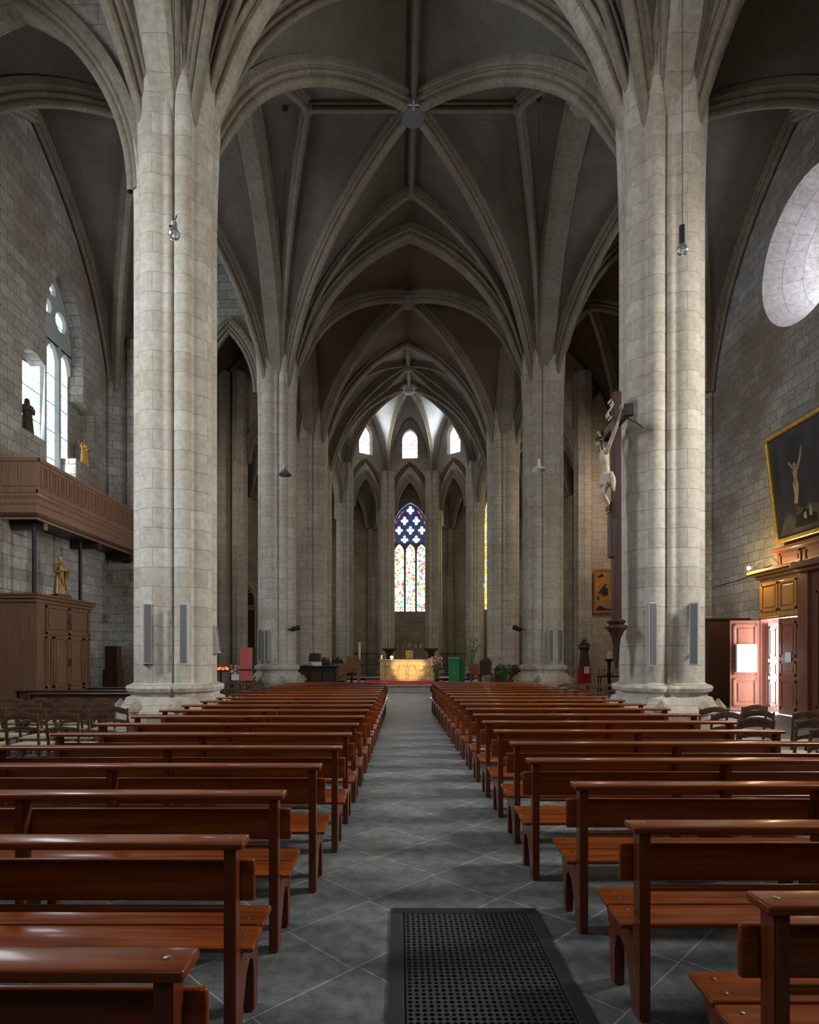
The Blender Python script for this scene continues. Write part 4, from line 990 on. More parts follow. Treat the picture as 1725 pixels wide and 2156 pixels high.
t = thing('oak_cupboard', 'large panelled brown oak cupboard against the left wall under the gallery', 'cupboard')
cx0, cx1, cy0, cy1 = XL+.02, -9.1, 14.95, 17.6
bm = B(); bx(bm, cx0, cx1, cy0, cy1, 0, 3.0, .01); link('body', bm, M['oak_mid'], t)
bm = B(); bx(bm, cx0, cx1+.05, cy0-.05, cy1+.05, 2.93, 3.02, .015); bx(bm, cx0, cx1+.1, cy0-.1, cy1+.1, 3.02, 3.10, .02); bx(bm, cx0, cx1+.13, cy0-.13, cy1+.13, 3.10, 3.15, .01); bx(bm, cx0, cx1+.02, cy0, cy1, 3.14, 3.165); link('cornice', bm, M['oak_mid'], t)
bm = B(); bx(bm, cx1, cx1+.04, cy0, cy0+.3, 0, 2.93, .008); link('corner_post', bm, M['oak_mid'], t)
def raised(bm, y0, y1, z0, z1, x, s=1):
    bx(bm, x, x+s*.03, y0, y1, z0, z0+.07, .006); bx(bm, x, x+s*.03, y0, y1, z1-.07, z1, .006); bx(bm, x, x+s*.03, y0, y0+.07, z0, z1, .006); bx(bm, x, x+s*.03, y1-.07, y1, z0, z1, .006)
    bx(bm, x, x+s*.018, y0+.13, y1-.13, z0+.13, z1-.13, .008)
for y0, y1 in ((15.7, 16.42), (16.44, 17.16)):
    bm = B(); raised(bm, y0, y1, .75, 2.1, cx1); raised(bm, y0, y1, .05, .72, cx1); d_ = link('door', bm, M['oak_mid'], t)
    bm = B(); yy = y1-.04 if y0 < 16 else y0+.04; bx(bm, cx1+.03, cx1+.05, yy-.015, yy+.015, 1.3, 1.5, .004); link('handle', bm, M['iron'], d_)
bm = B(); raised(bm, 15.35, 16.42, 2.15, 2.9, cx1); raised(bm, 16.44, 17.5, 2.15, 2.9, cx1)
for y0, y1 in ((15.34, 15.66), (17.2, 17.52)): raised(bm, y0, y1, .75, 2.1, cx1); raised(bm, y0, y1, .05, .72, cx1)
link('panelling', bm, M['oak_mid'], t)
bm = B(); bx(bm, cx1+.02, cx1+.05, 16.39, 16.47, 2.3, 2.75, .01); bx(bm, cx1+.02, cx1+.06, 16.37, 16.49, 2.45, 2.6, .01); link('carved_boss', bm, M['oak_dark'], t)
for z, h, y in ((1.2, .6, 18.1), ):
    bm = B(); bx(bm, -.25, .25, -.2, .2, 0, 1.15, .01); bx(bm, -.2, .2, -.15, .15, 1.15, 1.9, .01); single('wooden_stand', bm, M['oak_dark'], 'narrow dark wooden stand between the oak cupboard and the corner wall', 'stand', (-9.2, 19.2, 0))
# thick lower wall under the back of the gallery with weathered carved stones
bm = B(); panel(bm, [(XL, 0), (-7.6, 0), (-7.6, 4.72), (XL, 4.72)], [], (0, 20.3, 0), (1, 0, 0), (0, 0, 1), (0, .75, 0)); struct('wall_left_corner', bm, M['wall'])
for px, py, s_ in ((235, 1215, .3), (283, 1213, .3), (267, 1243, .28), (224, 1303, .22)):
    p = at(px, py, 20.3); bm = B(); box(bm, (0, 0, 0), (s_, .05, s_*1.35), .03)
    for k in range(9): ball(bm, (random.uniform(-s_, s_)*.38, -.03, random.uniform(-s_, s_)*.5), .045, (1, .7, 1.2), 8, 6)
    single('carved_stone', bm, M['pier_dark'], 'weathered carved stone in corner wall, %s' % {235: 'upper left one under the gallery', 283: 'upper one nearest the pillar', 267: 'middle one beside the pillar', 224: 'lowest one by the cupboard'}[px], 'carving', tuple(p), smooth=True, angle=40)
# ------------------------------------------------------------------ right wall: painting, porch, confessional
t = thing('crucifixion_painting', 'large dark painting in a gilt frame leaning out from the right wall', 'painting', (XR-.1, 15.6, 4.75)); t.rotation_euler = (0, -G(7), 0)
bm = B(); bx(bm, -.05, 0, -1.65, 1.35, .05, 2.95); link('canvas', bm, M['paint_dark'], t)
for a in ((-.12, .02, -1.7, 1.42, 0, .13), (-.12, .02, -1.7, 1.42, 2.9, 3.03), (-.12, .02, 1.29, 1.42, .13, 2.9), (-.12, .02, -1.7, -1.57, .13, 2.9)):
    bm = B(); bx(bm, *a, .03); link('frame_rail', bm, M['gold'], t)
def blob(bm, pts, x): 
    vs = [bm.verts.new((x, y, z)) for y, z in pts]; bm.faces.new(vs); 
    r = bmesh.ops.extrude_face_region(bm, geom=bm.faces[:]) if False else None
bm = B()
for pts in ([(.52, .95), (.46, 1.2), (.50, 1.45), (.42, 1.6), (.45, 1.8), (.30, 1.9), (.24, 1.8), (.30, 1.6), (.26, 1.4), (.30, 1.2), (.38, .92)], [(.40, 1.82), (.55, 2.0), (.60, 2.1), (.52, 2.08), (.38, 1.9)], [(.30, 1.82), (.12, 2.1), (.03, 2.35), (-.02, 2.38), (.03, 2.15), (.20, 1.8)], [(.36, 1.86), (.40, 1.98), (.32, 2.02), (.27, 1.92)], [(.1, .45), (.22, .5), (.2, .62), (.1, .66)], [(-.1, .5), (.0, .52), (-.05, .8), (-.12, .72)]):
    vs = [bm.verts.new((-.053, y, z)) for y, z in pts]; bm.faces.new(vs)
link('painted_figure', bm, M['paint_fig'], t)
bm = B()
for pts in ([(1.25, .2), (.9, .75), (.4, .6), (0, .85), (-.6, .7), (-1.4, .9), (-1.4, .2)], [(.6, .3), (.45, .9), (-.3, .5), (-.3, .3)]):
    vs = [bm.verts.new((-.0515, y, z)) for y, z in pts]; bm.faces.new(vs)
link('painted_ground', bm, M['paint_mid'], t)
PX = 10.3
t = thing('wooden_porch', 'panelled oak porch on the right wall, lamp-lit, one door leaf open', 'porch')
bm = B(); bx(bm, PX, XR, 15.38, 15.5, 0, 3.4); bx(bm, PX, XR, 17.08, 17.15, 0, 3.4); bx(bm, PX, XR, 15.4, 17.1, 2.62, 2.7); bx(bm, PX, XR, 15.38, 17.15, 3.4, 3.5); link('case', bm, M['oak_door'], t)
bm = B(); bx(bm, PX, PX+.04, 15.4, 17.12, 2.68, 3.75); raised(bm, 15.5, 16.22, 2.82, 3.62, PX, -1); raised(bm, 16.28, 17.02, 2.82, 3.62, PX, -1); bx(bm, PX-.05, PX, 15.4, 17.15, 2.66, 2.76, .015); link('upper_panel', bm, M['oak_honey'], t)
bm = B(); bx(bm, PX-.08, XR, 15.3, 17.2, 3.75, 3.84, .02); bx(bm, PX-.17, XR, 15.3, 17.3, 3.84, 3.92, .02); bx(bm, PX-.24, XR, 15.3, 17.36, 3.92, 4.0, .01); link('cornice', bm, M['oak_honey'], t)
def leaf(name, par, mat):
    bm = B(); bx(bm, -.02, .02, 0, .82, 0.02, 2.6, .004)
    for s in (-1, 1): 
        for z0, z1 in ((.15, .95), (1.05, 1.45), (1.55, 2.5)):
            q = s*.02; raised(bm, .08, .74, z0, z1, q, s*.6)
    return link(name, bm, mat, par)
l1 = leaf('door_leaf', t, M['oak_door']); l1.location = (PX, 15.42, 0)
bm = B(); bx(bm, -.05, -.045, .26, .5, 1.42, 1.68); link('notice', bm, M['paper'], l1)
bm = B(); 
for z in (.3, 1.5, 2.3): tube(bm, [(-.04, .02, z), (-.04, .02, z+.14)], .012, 6)
link('hinge', bm, M['iron'], l1)
l2 = leaf('door_leaf', t, M['oak_door']); l2.location = (PX-.02, 17.1, 0); l2.rotation_euler = (0, 0, G(86))
bm = B(); bx(bm, -.1, -.03, .12, .68, 1.12, 1.92, .006); nb = link('notice_board', bm, M['spk'], l2)
bm = B(); bx(bm, -.105, -.1, .15, .65, 1.15, 1.89); link('poster', bm, M['paper'], nb)
bm = B(); bx(bm, -.108, -.105, .18, .36, 1.6, 1.82); bx(bm, -.108, -.105, .4, .6, 1.55, 1.65); link('printed_picture', bm, M['blueprint'], nb)
l3 = leaf('inner_leaf', t, M['oak_dark']); l3.location = (PX+.12, 16.95, 0); l3.rotation_euler = (0, 0, G(-90)); l3.scale = (1, .32, .97)
# tall dark framing nearer the camera, carrying the shelf below the painting
t = thing('oak_panelling', 'dark oak panelling and ledge below the large painting, right of the porch', 'panelling')
bm = B(); bx(bm, PX-.15, XR-.01, 14.9, 15.27, 0, 3.7, .01); link('pilaster', bm, M['oak_door'], t)
bm = B(); bx(bm, PX-.05, XR-.01, 12.6, 14.9, 0, 3.7, .01); raised(bm, 13, 14.7, .3, 3.2, PX-.05, -1); link('panel', bm, M['oak_door'], t)
bm = B(); bx(bm, PX-.25, XR-.01, 12.6, 15.27, 3.7, 3.8, .02); bx(bm, PX-.35, XR-.01, 12.6, 15.28, 3.8, 3.95, .02); link('cornice', bm, M['oak_door'], t)
t = thing('wall_ledge', 'long panelled oak ledge directly under the large dark painting', 'ledge')
bm = B(); bx(bm, XR-.25, XR-.01, 12.6, 16.9, 4.02, 4.6, .01); bx(bm, XR-.35, XR, 12.6, 17.0, 4.5, 4.62, .02)
for k in range(4): raised(bm, 12.8+k*1.02, 13.7+k*1.02, 4.06, 4.45, XR-.25, -1)
link('panelled_board', bm, M['oak_door'], t)
# lamp on the porch
p = at(1611, 1192, 17.0)
t = thing('porch_lamp', 'small bright bare lamp glowing on the porch cornice', 'lamp', (PX-.22, 17.25, 4.0))
bm = B(); ball(bm, (-.02, 0, .12), .05); link('bulb', bm, M['bulb_on'], t, True)
bm = B(); lathe(bm, [(.03, 0), (.03, .05), (.02, .07)], (-.02, 0, 0), 12); link('socket', bm, M['iron'], t)
bm = B(); tube(bm, [(.0, 0, .03), (.05, -.3, .25), (.08, -.9, .3), (.1, -1.2, .05)], .008, 6); link('cable', bm, M['iron'], t)
point('porch_lamp_light', (PX-.42, 17.1, 4.16), 95, (1, .66, .25), .05)
# added glowing panel stands in for daylight beyond the open doorway
bm = B(); panel(bm, [(15.4, 0), (17.1, 0), (17.1, 2.6), (15.4, 2.6)], [], (XR+.35, 0, 0), (0, 1, 0), (0, 0, 1), (.05, 0, 0)); struct('window_40', bm, M['sky_out'])
t = thing('confessional', 'dark wooden confessional with a small notice against the right wall beyond the porch', 'confessional', (9.6, 18.6, 0))
bm = B(); bx(bm, 0, 1.28, 0, 1.5, 0, 2.7, .01); link('body', bm, M['oak_dark'], t)
bm = B(); bx(bm, .05, .6, -.03, 0, .1, 2.4, .01); bx(bm, .68, 1.2, -.03, 0, .1, 2.4, .01); link('door', bm, M['oak_dark'], t)
bm = B(); bx(bm, .7, .86, -.04, -.03, 1.3, 1.6); link('notice', bm, plain('yellowed_paper', (.3, .26, .15), .8), t)
bm = B(); bx(bm, -.04, 1.28, -.05, 1.5, 2.7, 2.76, .01); link('cornice', bm, M['oak_dark'], t)
bm = B(); tube(bm, [(XR-.02, 17.5, 4.25), (XR-.02, 19, 4.02), (XR-.02, 21, 3.95)], .012, 6); single('electric_cable', bm, M['iron'], 'thin dark cable running along the right wall above the confessional', 'cable')
# ------------------------------------------------------------------ right transept: reddish framed painting, candle stand
t = thing('framed_painting', 'tall orange-brown painting in a reddish frame on the wall left of the crucifix', 'painting', (9.95, 28.9, 3.62)); t.rotation_euler = (G(3), 0, 0)
bm = B(); bx(bm, -.55, .55, 0, .03, .1, 2.05); link('canvas', bm, M['paint_fig2'], t)
for a in ((-.62, .62, -.03, .03, 0, .11), (-.62, .62, -.03, .03, 2.03, 2.15), (-.62, -.52, -.03, .03, .11, 2.03), (.52, .62, -.03, .03, .11, 2.03)): bm = B(); bx(bm, *a, .015); link('frame_rail', bm, M['frame_red'], t)
bm = B()
for pts in ([(-.4, 1.0), (-.2, 1.25), (0, 1.45), (.1, 1.2), (.1, .9), (-.1, .8), (-.25, .95)], [(-.45, 1.75), (-.2, 1.95), (-.1, 1.8), (-.35, 1.7)], [(-.5, .15), (.5, .15), (.5, .3), (.1, .22), (-.3, .4)], [(-.45, .75), (-.3, .8), (-.35, .6)]):
    bm.faces.new([bm.verts.new((x, -.003, z)) for x, z in pts])
link('painted_shadow_figure', bm, M['paint_dark'], t)
bm = B()
for pts in ([(-.4, .45), (-.1, .55), (.3, .35), (.1, .3), (-.2, .42)], [(-.05, 1.3), (.1, 1.42), (.15, 1.25), (.02, 1.2)], [(-.3, .6), (0, .75), (.05, .68), (-.2, .55)]):
    bm.faces.new([bm.verts.new((x, -.005, z)) for x, z in pts]); link('painted_light_figure', bm, M['paint_fig'], t); bm = B()
bm.free()
def candle(px, py0, py1, d, r, lab, mat='wax', stand=None, base=0, grp=None, flame=False, sm='iron'):
    p = at(px, py1, d); h = (py1-py0)*d/F
    t = thing('altar_candle' if stand is None else 'candlestick', lab, 'candle' if stand is None else 'candlestick', (p.x, d, base if stand else p.z), 0, grp)
    z0 = 0
    if stand:
        hs = p.z-base; z0 = hs
        bm = B(); lathe(bm, [(r*2.6, 0), (r*2.4, .03), (r*.8, hs*.12), (r*.7, hs*.5), (r*1.2, hs*.55), (r*.7, hs*.6), (r*.8, hs*.9), (r*1.9, hs*.97), (r*1.9, hs)], n=16); link('stand', bm, M[sm], t, True, 40)
    bm = B(); lathe(bm, [(r, z0), (r, z0+h), (r*.3, z0+h+.01)], n=14); link('candle', bm, M[mat], t, True, 40)
    if flame: bm = B(); ball(bm, (0, 0, z0+h+.04), .03, (1, 1, 1.5)); link('flame', bm, M['flame'], t)
    return t
candle(1283, 1372, 1387, 25.0, .09, 'thick white candle on a dark stand beside the foot of the crucifix', stand=1)
# iron votive grille by the red pedestal
t = thing('votive_rack', 'low dark iron rack with many spikes in front of the red-draped pedestal', 'rack', (8.6, 23.5, 0))
bm = B(); bx(bm, -.8, .8, -.2, .2, .75, .8)
for k in range(15): tube(bm, [(-.77+.11*k, 0, .8), (-.77+.11*k, 0, 1.08)], .012, 5)
link('tray', bm, M['iron'], t)
for x, y in ((-.75, -.15), (.75, -.15), (-.75, .15), (.75, .15)): bm = B(); tube(bm, [(x, y, 0), (x, y, .76)], .02, 6); link('leg', bm, M['iron'], t)
# left aisle: votive candles, rose cloth lectern, carved altarpiece
t = thing('votive_stand', 'dark votive candle stand with glowing red lights left of the second left pillar', 'stand', (-6.1, 20.4, 0))
bm = B(); bx(bm, -.3, .3, -.2, .2, 1.05, 1.1, .01); tube(bm, [(0, 0, 0), (0, 0, 1.05)], .03, 8); lathe(bm, [(.2, 0), (.2, .03), (.04, .08)], n=16); link('frame', bm, M['iron'], t)
for k in range(7): bm = B(); lathe(bm, [(.03, 0), (.035, .09), (.02, .09)], (-.26+.085*k, -.08+.05*(k % 3), 1.1+.02*(k % 2)), 10); link('votive_light', bm, M['wax_red'], t, True, 40)
t = thing('flower_stand', 'small bouquet with a white card on a stool left of the second left pillar', 'flowers', (-5.45, 20.0, 0))
bm = B()
for x, y in ((-.16, -.16), (.16, -.16), (-.16, .16), (.16, .16)): tube(bm, [(x*1.2, y*1.2, 0), (x, y, .86)], .018, 6)
bx(bm, -.2, .2, -.2, .2, .84, .88, .005); link('stool', bm, M['oak_dark'], t)
bm = B(); bx(bm, -.12, .14, -.22, -.2, .78, .98); link('card', bm, M['paper'], t)
bm = B()
for k in range(26): ball(bm, (random.uniform(-.22, .14), random.uniform(-.12, .12), 1.0+random.uniform(0, .28)), .04, (1, 1, .8), 7, 5)
link('blossoms', bm, M['petal'], t)
t = thing('banner_stand', 'rose-red cloth hanging over a lectern left of the second left pillar', 'lectern', (-4.95, 19.3, 0))
bm = B(); 
for k in range(9):
    x = -.17+.042*k; bx(bm, x-.022, x+.022, -.02+.012*(k % 2), .03+.012*(k % 2), .78, 1.85, .008)
link('cloth', bm, M['pink'], t)
bm = B(); tube(bm, [(0, .06, 0), (0, .06, 1.8)], .03, 8); bx(bm, -.28, .28, -.05, .25, 1.12, 1.16); lathe(bm, [(.25, 0), (.22, .04)], n=16); link('stand', bm, M['oak_dark'], t)
t = thing('side_altarpiece', 'carved reddish altarpiece with a round arch in the left chapel', 'altarpiece', (-7.85, 31.2, 0)); t.scale = (.3, 1, .92)
bm = B(); bx(bm, -1.1, 1.1, 0, .5, 0, 2.2, .02); link('base', bm, M['wall_dark'], t)
bm = B(); bx(bm, -1.1, 1.1, -.05, .4, 4.3, 4.5, .02); bx(bm, -1.15, 1.15, -.1, .4, 4.5, 4.58, .01); panel(bm, arch(-1.05, 1.05, 4.55, 5.75, 12), [arch(-.8, .8, 4.56, 5.45, 12)], (0, 0, 0), (1, 0, 0), (0, 0, 1), (0, .3, 0)); link('arched_top', bm, M['oak'], t)
for x in (-.95, .95): bm = B(); lathe(bm, [(.13, 2.2), (.1, 2.3), (.1, 4.1), (.15, 4.3)], (x, .1, 0), 14); link('column', bm, M['oak'], t, True, 40)
bm = B(); bx(bm, -.8, .8, .2, .3, 2.2, 5.3); link('back_panel', bm, M['oak_dark'], t)
# ------------------------------------------------------------------ choir furniture
PZ = .32
t = thing('high_altar_table', 'gilded carved altar block glowing yellow on the red carpet', 'altar', (.37, 30.0, PZ+.012))
bm = B(); bx(bm, -1.36, 1.36, 0, .9, 0, .98, .01); link('body', bm, M['marble'], t)
bm = B(); bx(bm, -1.43, 1.43, -.06, .96, .98, 1.06, .012); link('slab', bm, M['marble'], t)
fr = B(); bx(fr, -1.36, 1.36, -.02, 0, 0, .98, .004); bx(fr, -1.36, 1.36, -.04, -.02, 0, .05, .004); bx(fr, -1.36, 1.36, -.04, -.02, .94, .98, .004); link('relief_panel', fr, M['altar'], t)
def relief(x, h, arms, lean=0):
    bm = B(); tube(bm, [(x, -.03, .06), (x+lean*.3, -.04, h*.4), (x+lean, -.05, h*.72), (x+lean, -.05, h*.8)], [.035, .045, .06, .025], 8); ball(bm, (x+lean, -.055, h*.88), .045, (1, .8, 1.2), 10, 8)
    for s, (dx, dz) in zip((-1, 1), arms): tube(bm, [(x+lean, -.05, h*.74), (x+lean+s*dx*.5, -.05, h*.74+dz*.4), (x+lean+s*dx, -.045, h*.74+dz)], [.022, .018, .012], 6)
    tube(bm, [(x-.05, -.04, .06), (x-.06, -.04, h*.38)], [.03, .03], 6); tube(bm, [(x+.07, -.04, .06), (x+.05, -.04, h*.38)], [.03, .03], 6)
    return link('relief_figure', bm, M['altar'], t, True)
relief(0, .92, ((.26, .12), (.26, .12))); relief(-.62, .62, ((.2, .22), (.16, .1)), -.05); relief(.62, .62, ((.12, .12), (.22, .22)), .05); relief(-1.03, .85, ((.14, .14), (.14, .14))); relief(1.07, .8, ((.14, .14), (.14, .14)))
bm = B(); ball(bm, (-1.03, -.03, .80), .12, (1, .3, .8)); ball(bm, (1.07, -.03, .80), .12, (1, .3, .8))
for s in (-1, 1): tube(bm, [(s*.1, -.04, .08), (s*.4, -.04, .12), (s*.5, -.04, .4), (s*.35, -.04, .8)], .016, 6)
tube(bm, [(-1.3, -.03, .05), (0, -.04, .1), (1.3, -.03, .05)], .018, 6); link('relief_ornament', bm, M['altar'], t, True)
candle(803, 1380, 1388, 30.3, .05, 'short white candle at the left end of the golden altar')
t = thing('altar_lamp', 'small brilliant lamp on the left of the golden altar', 'lamp', (at(825, 1385, 30.4).x, 30.4, PZ+1.073))
bm = B(); lathe(bm, [(.05, 0), (.02, .02), (.02, .06)], n=12); link('foot', bm, M['gold'], t)
bm = B(); ball(bm, (0, 0, .12), .07); link('bulb', bm, M['bulb_on'], t, True)
point('altar_lamp_light', (t.location.x, 30.15, PZ+1.3), 14, (1, .7, .35), .05)
point('altar_lamp_front_light', (1.2, 29.5, PZ+.85), 1.2, (1, .75, .4), .03)
t = thing('flower_vase', 'tall vase of pink and cream flowers at the right end of the golden altar', 'flowers', (1.78, 28.9, PZ+.012))
bm = B(); lathe(bm, [(.1, 0), (.12, .05), (.05, .2), (.07, .5), (.1, .6)], n=16); link('vase', bm, M['black'], t, True)
bm = B()
for k in range(120):
    a = random.uniform(0, 6.28); r_ = random.uniform(0, .22); z = random.uniform(.15, 1.05); ball(bm, (r_*math.cos(a)*(.6+z*.5), r_*math.sin(a), z), .035, (1.6, .5, 1), 6, 4)
link('foliage', bm, M['leaf'], t)
for mt, c_ in (('petal', 34), ('petal_w', 24)):
    bm = B()
    for k in range(c_):
        a = random.uniform(0, 6.28); r_ = random.uniform(.05, .36); ball(bm, (r_*math.cos(a)-.02, r_*math.sin(a)*.6, 1.0+random.uniform(-.1, .26)-r_*.3), .04, (1.1, 1.1, .8), 7, 5)
    link('blossoms', bm, M[mt], t)
t = thing('cloth_lectern', 'lectern draped in green cloth with a small gold emblem right of the golden altar', 'lectern', (2.6, 27.2, PZ))
bm = B(); bx(bm, -.36, .10, -.2, .25, 0, 1.12, .03); link('front_cloth', bm, M['green'], t)
bm = B(); bx(bm, .08, .36, -.1, .25, 0, 1.06, .03); link('side_cloth', bm, plain('dark_green_cloth', (.008, .10, .035), .8), t)
bm = B(); tube(bm, [(-.12, -.21, .35), (-.12, -.21, .62)], .01, 5); tube(bm, [(-.2, -.21, .55), (-.13, -.21, .48), (-.05, -.21, .56)], .01, 5); link('emblem', bm, M['gold'], t)
bm = B(); box(bm, (-.13, .02, 1.15), (.52, .5, .04), .008, Matrix.Rotation(G(12), 3, 'X')); link('book_rest', bm, M['green'], t)
candle(757, 1352, 1388, 27.6, .05, 'tall white candle on a brown turned stand left of the altar', stand=1, base=PZ, sm='oak')
candle(741, 1382, 1390, 27.4, .06, 'short white candle on a dark stand beside the tall paschal candle', stand=1, base=PZ)
# organ desk with screen
t = thing('organ_console', 'black organ console at the left edge of the choir steps', 'organ', (-3.4, 24.2, 0))
bm = B(); bx(bm, -.85, .85, -.1, .5, 0, 1.12, .01); bx(bm, -.9, .9, -.16, .55, 1.12, 1.18, .01); link('body', bm, M['black'], t)
bm = B(); 
for k in range(3): bx(bm, -.75+.52*k, -.3+.52*k, -.13, -.1, .15, .95, .01)
link('panels', bm, M['oak_dark'], t)
bm = B(); box(bm, (-.02, .1, 1.52), (.5, .06, .34), .03, Matrix.Rotation(G(-12), 3, 'X')); bx(bm, -.04, .04, .1, .16, 1.18, 1.4); link('screen', bm, M['screen'], t)
bm = B(); box(bm, (.06, .0, 1.26), (.34, .22, .16), .01); link('sheet_music', bm, M['paper'], t)
bm = B(); tube(bm, [(-.3, .2, 1.18), (-.3, .2, 1.55), (-.1, .15, 1.7)], .012, 6); ball(bm, (-.08, .14, 1.7), .03); link('lamp_arm', bm, M['black'], t)
for x, y, l in ((-2.35, 26.2, 'nearest the paschal candle'), (-1.85, 26.95, 'just left of the red carpet')):
    t = thing('choir_armchair', 'brown wooden choir armchair left of the altar, %s' % l, 'chair', (x-.3, y, 0 if y < 26.6 else .32))
    bm = B(); bx(bm, -.3, .3, .22, .27, .3, 1.25, .01); link('backrest', bm, M['oak'], t)
    bm = B(); bx(bm, -.3, .3, -.25, .25, .5, .56, .01); link('seat', bm, M['oak'], t)
    for s in (-1, 1):
        for q in (-.22, .2): bm = B(); bx(bm, s*.27-.03, s*.27+.03, q, q+.05, 0, .78 if q < 0 else 1.2, .005); link('leg', bm, M['oak'], t)
        bm = B(); bx(bm, s*.27-.035, s*.27+.035, -.25, .25, .76, .8, .005); link('armrest', bm, M['oak'], t)
def dark_seat(x, y, z, lab, kind=0):
    t = thing('choir_stall', lab, 'chair', (x, y, z))
    bm = B(); bx(bm, -.28, .28, .2, .25, .4, 1.0, .02); link('backrest', bm, M['oak_dark'], t); bm = B(); ball(bm, (0, .22, 1.0), .26, (1, .12, .75)); link('crest', bm, M['oak_dark'], t)
    bm = B(); bx(bm, -.28, .28, -.25, .25, .4, .47, .01); link('seat', bm, M['oak_dark'], t)
    for s in (-1, 1):
        bm = B(); bx(bm, s*.25-.025, s*.25+.025, -.22, -.17, 0, .42); link('leg', bm, M['oak_dark'], t); bm = B(); bx(bm, s*.25-.025, s*.25+.025, .2, .25, 0, .42); link('leg', bm, M['oak_dark'], t)
for i, (x, y, l) in enumerate(((-4.2, 26.4, 'farthest left behind the organ console'), (-3.4, 26.7, 'behind the screen of the organ console'), (-2.9, 27.6, 'between the organ console and the paschal candle'), (3.9, 26.95, 'right of the green lectern'), (4.55, 26.8, 'second to the right of the green lectern'), (5.1, 26.2, 'farthest right before the choir pillar'))):
    dark_seat(x, y, PZ if abs(x-AX) < 4 else 0, 'dark carved choir seat '+l)
t = thing('red_chair', 'small chair with a red seat beside the green lectern', 'chair', (3.4, 27.0, PZ))
bm = B(); bx(bm, -.2, .2, -.2, .2, .42, .48, .01); link('seat', bm, M['red'], t)
bm = B(); bx(bm, -.2, .2, .17, .2, .48, .9, .01); link('backrest', bm, M['oak_door'], t)
for x in (-.17, .17):
    for y in (-.17, .17): bm = B(); bx(bm, x-.02, x+.02, y-.02, y+.02, 0, .42); link('leg', bm, M['oak_door'], t)
t = thing('microphone_stand', 'thin microphone stand beside the seats right of the altar', 'stand', (3.9, 25.6, 0))
bm = B(); tube(bm, [(0, 0, .02), (0, 0, 1.2)], .012, 6); tube(bm, [(0, 0, .9), (.35, 0, 1.45)], .01, 6)
for a in (0, 2.1, 4.2): tube(bm, [(0, 0, .25), (.3*math.cos(a), .3*math.sin(a), .02)], .01, 6)
link('stand', bm, M['steel'], t); bm = B(); ball(bm, (.36, 0, 1.47), .03); link('microphone', bm, M['black'], t)
# plants
def palm(x, y, z, h, lab, n=11, spread=.7, pot=.2):
    t = thing('potted_palm', lab, 'plant', (x, y, z))
    bm = B(); lathe(bm, [(pot*.7, 0), (pot, .35), (pot*1.05, .38), (pot*.9, .38)], n=18); link('pot', bm, M['greenpot'], t, True, 40)
    bm = B()
    for k in range(n):
        a = 2*PI*k/n+random.uniform(-.2, .2); s_ = spread*random.uniform(.7, 1.1); hh = h*random.uniform(.75, 1.05)
        pts = [Vector((s_*u*math.cos(a), s_*u*math.sin(a), .35+(hh-.35)*math.sin(u*1.9)/math.sin(1.57))) for u in [q/8 for q in range(9)]]
        tube(bm, pts, .012, 5)
        for q in range(3, 9):
            for s in (-1, 1):
                d_ = Vector((-math.sin(a), math.cos(a), 0))*s*.14+Vector((0, 0, -.09)); w_ = (pts[q]-pts[q-1]).normalized()*.02
                bm.faces.new([bm.verts.new(v) for v in (pts[q]-w_, pts[q]+d_, pts[q]+w_)])
    link('fronds', bm, M['leaf'], t)
palm(3.6, 30.5, PZ, 2.1, 'tall feathery palm right of the altar behind the green lectern')
palm(4.4, 25.0, 0, 1.2, 'low bushy plant at the foot of the second right pillar', 12, .35)
palm(-5.0, 20.0, 0, .95, 'small green plant at the foot of the second left pillar', 9, .25, .1)
# rear altar
t = thing('rear_altar', 'red-covered rear altar step beneath the tall window', 'altar', (.62, 36.2, PZ))
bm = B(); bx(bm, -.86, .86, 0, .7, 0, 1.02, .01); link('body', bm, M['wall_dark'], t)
bm = B(); bx(bm, -.88, .88, -.03, .72, .8, 1.06, .01); link('cloth', bm, M['red'], t)
t = thing('tabernacle', 'small golden tabernacle box on the rear altar', 'tabernacle', (.58, 36.4, PZ+1.06))
bm = B(); bx(bm, -.24, .24, 0, .35, 0, .5, .02); link('case', bm, M['gold'], t)
bm = B(); bx(bm, -.15, .15, -.015, 0, .08, .42, .01); link('door', bm, M['gold'], t)
bm = B(); bx(bm, -.012, .012, -.01, .01, 0, .52); bx(bm, -.17, .17, -.01, .01, .33, .355); bx(bm, -.08, .08, -.03, .03, 0, .03); single('altar_cross', bm, M['steel'], 'thin silver cross standing on the golden tabernacle', 'cross', (.58, 36.5, PZ+1.56))
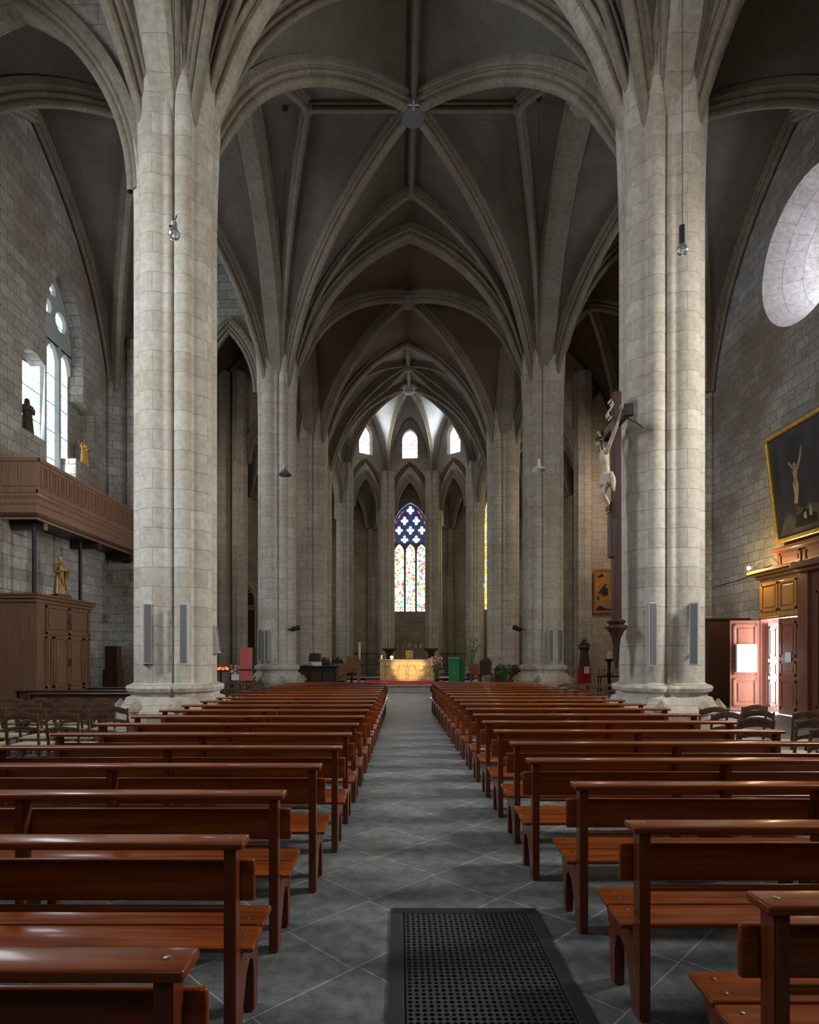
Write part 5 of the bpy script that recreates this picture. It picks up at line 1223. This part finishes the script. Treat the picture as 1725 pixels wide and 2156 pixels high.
for px, mt, l in ((838, 'gold', 'first gilded candlestick left of the tabernacle'), (849, 'gold', 'gilded candlestick just left of the tabernacle'), (876, 'wax', 'pale candlestick just right of the tabernacle'), (886, 'wax', 'outer pale candlestick right of the tabernacle')):
    candle(px, 1357, 1364, 36.4, .03, l, mat=mt, stand=1, base=PZ+1.06, sm='gold' if mt == 'gold' else 'steel')
for px, l in ((820, 'left'), (908, 'right')):
    p = at(px, 1385, 35.5); t = thing('carved_pedestal', 'dark carved wooden pedestal on the %s of the rear altar' % l, 'pedestal', (p.x, 35.5, PZ))
    bm = B(); lathe(bm, [(.3, 0), (.26, .1), (.14, .2), (.2, .6), (.12, .9), (.16, 1.3), (.22, 1.5), (.38, 1.62), (.38, 1.7)], n=20, fn=lambda a, k: 1+.08*math.cos(6*a)); link('column', bm, M['oak_dark'], t, True, 40)
candle(820, 1345, 1365, 35.5, .08, 'thick gilded candle on the left carved pedestal', mat='gold')
# iron grilles across the choir openings
for i in (2, 4):
    a, b_ = inner[i], inner[i+1]; U = (b_-a); Lh = U.length-.9; an = math.atan2(U.y, U.x); m_ = (a+b_)/2
    t = thing('iron_grille', 'black iron grille with pointed bars between the choir piers on the %s of the altar' % ('left' if i == 2 else 'right'), 'grille', (m_.x, m_.y, 0), an)
    bm = B()
    for k in range(15): x = -Lh/2+Lh*k/14; tube(bm, [(x, 0, 0), (x, 0, 1.75), (x, 0, 1.95)], [.014, .014, .003], 5)
    link('bars', bm, M['iron'], t)
    bm = B()
    for z in (.2, 1.0, 1.7): bx(bm, -Lh/2, Lh/2, -.015, .015, z-.02, z+.02)
    link('rails', bm, M['iron'], t)
for i in (2, 4):
    a, b_ = outer[i], outer[i+1]; m_ = (a+b_)/2
# red carpet
bm = B(); bx(bm, -1.75, 2.2, 26.62, 31.5, PZ, PZ+.012, .004); single('red_carpet', bm, M['red_carpet'], 'bright red carpet on the altar platform', 'carpet')
bm = B(); bx(bm, -1.0, 1.9, 26.02, 26.6, .214, .226, .003); single('stair_carpet', bm, M['red_carpet'], 'dark red strip of carpet on the upper choir step', 'carpet')
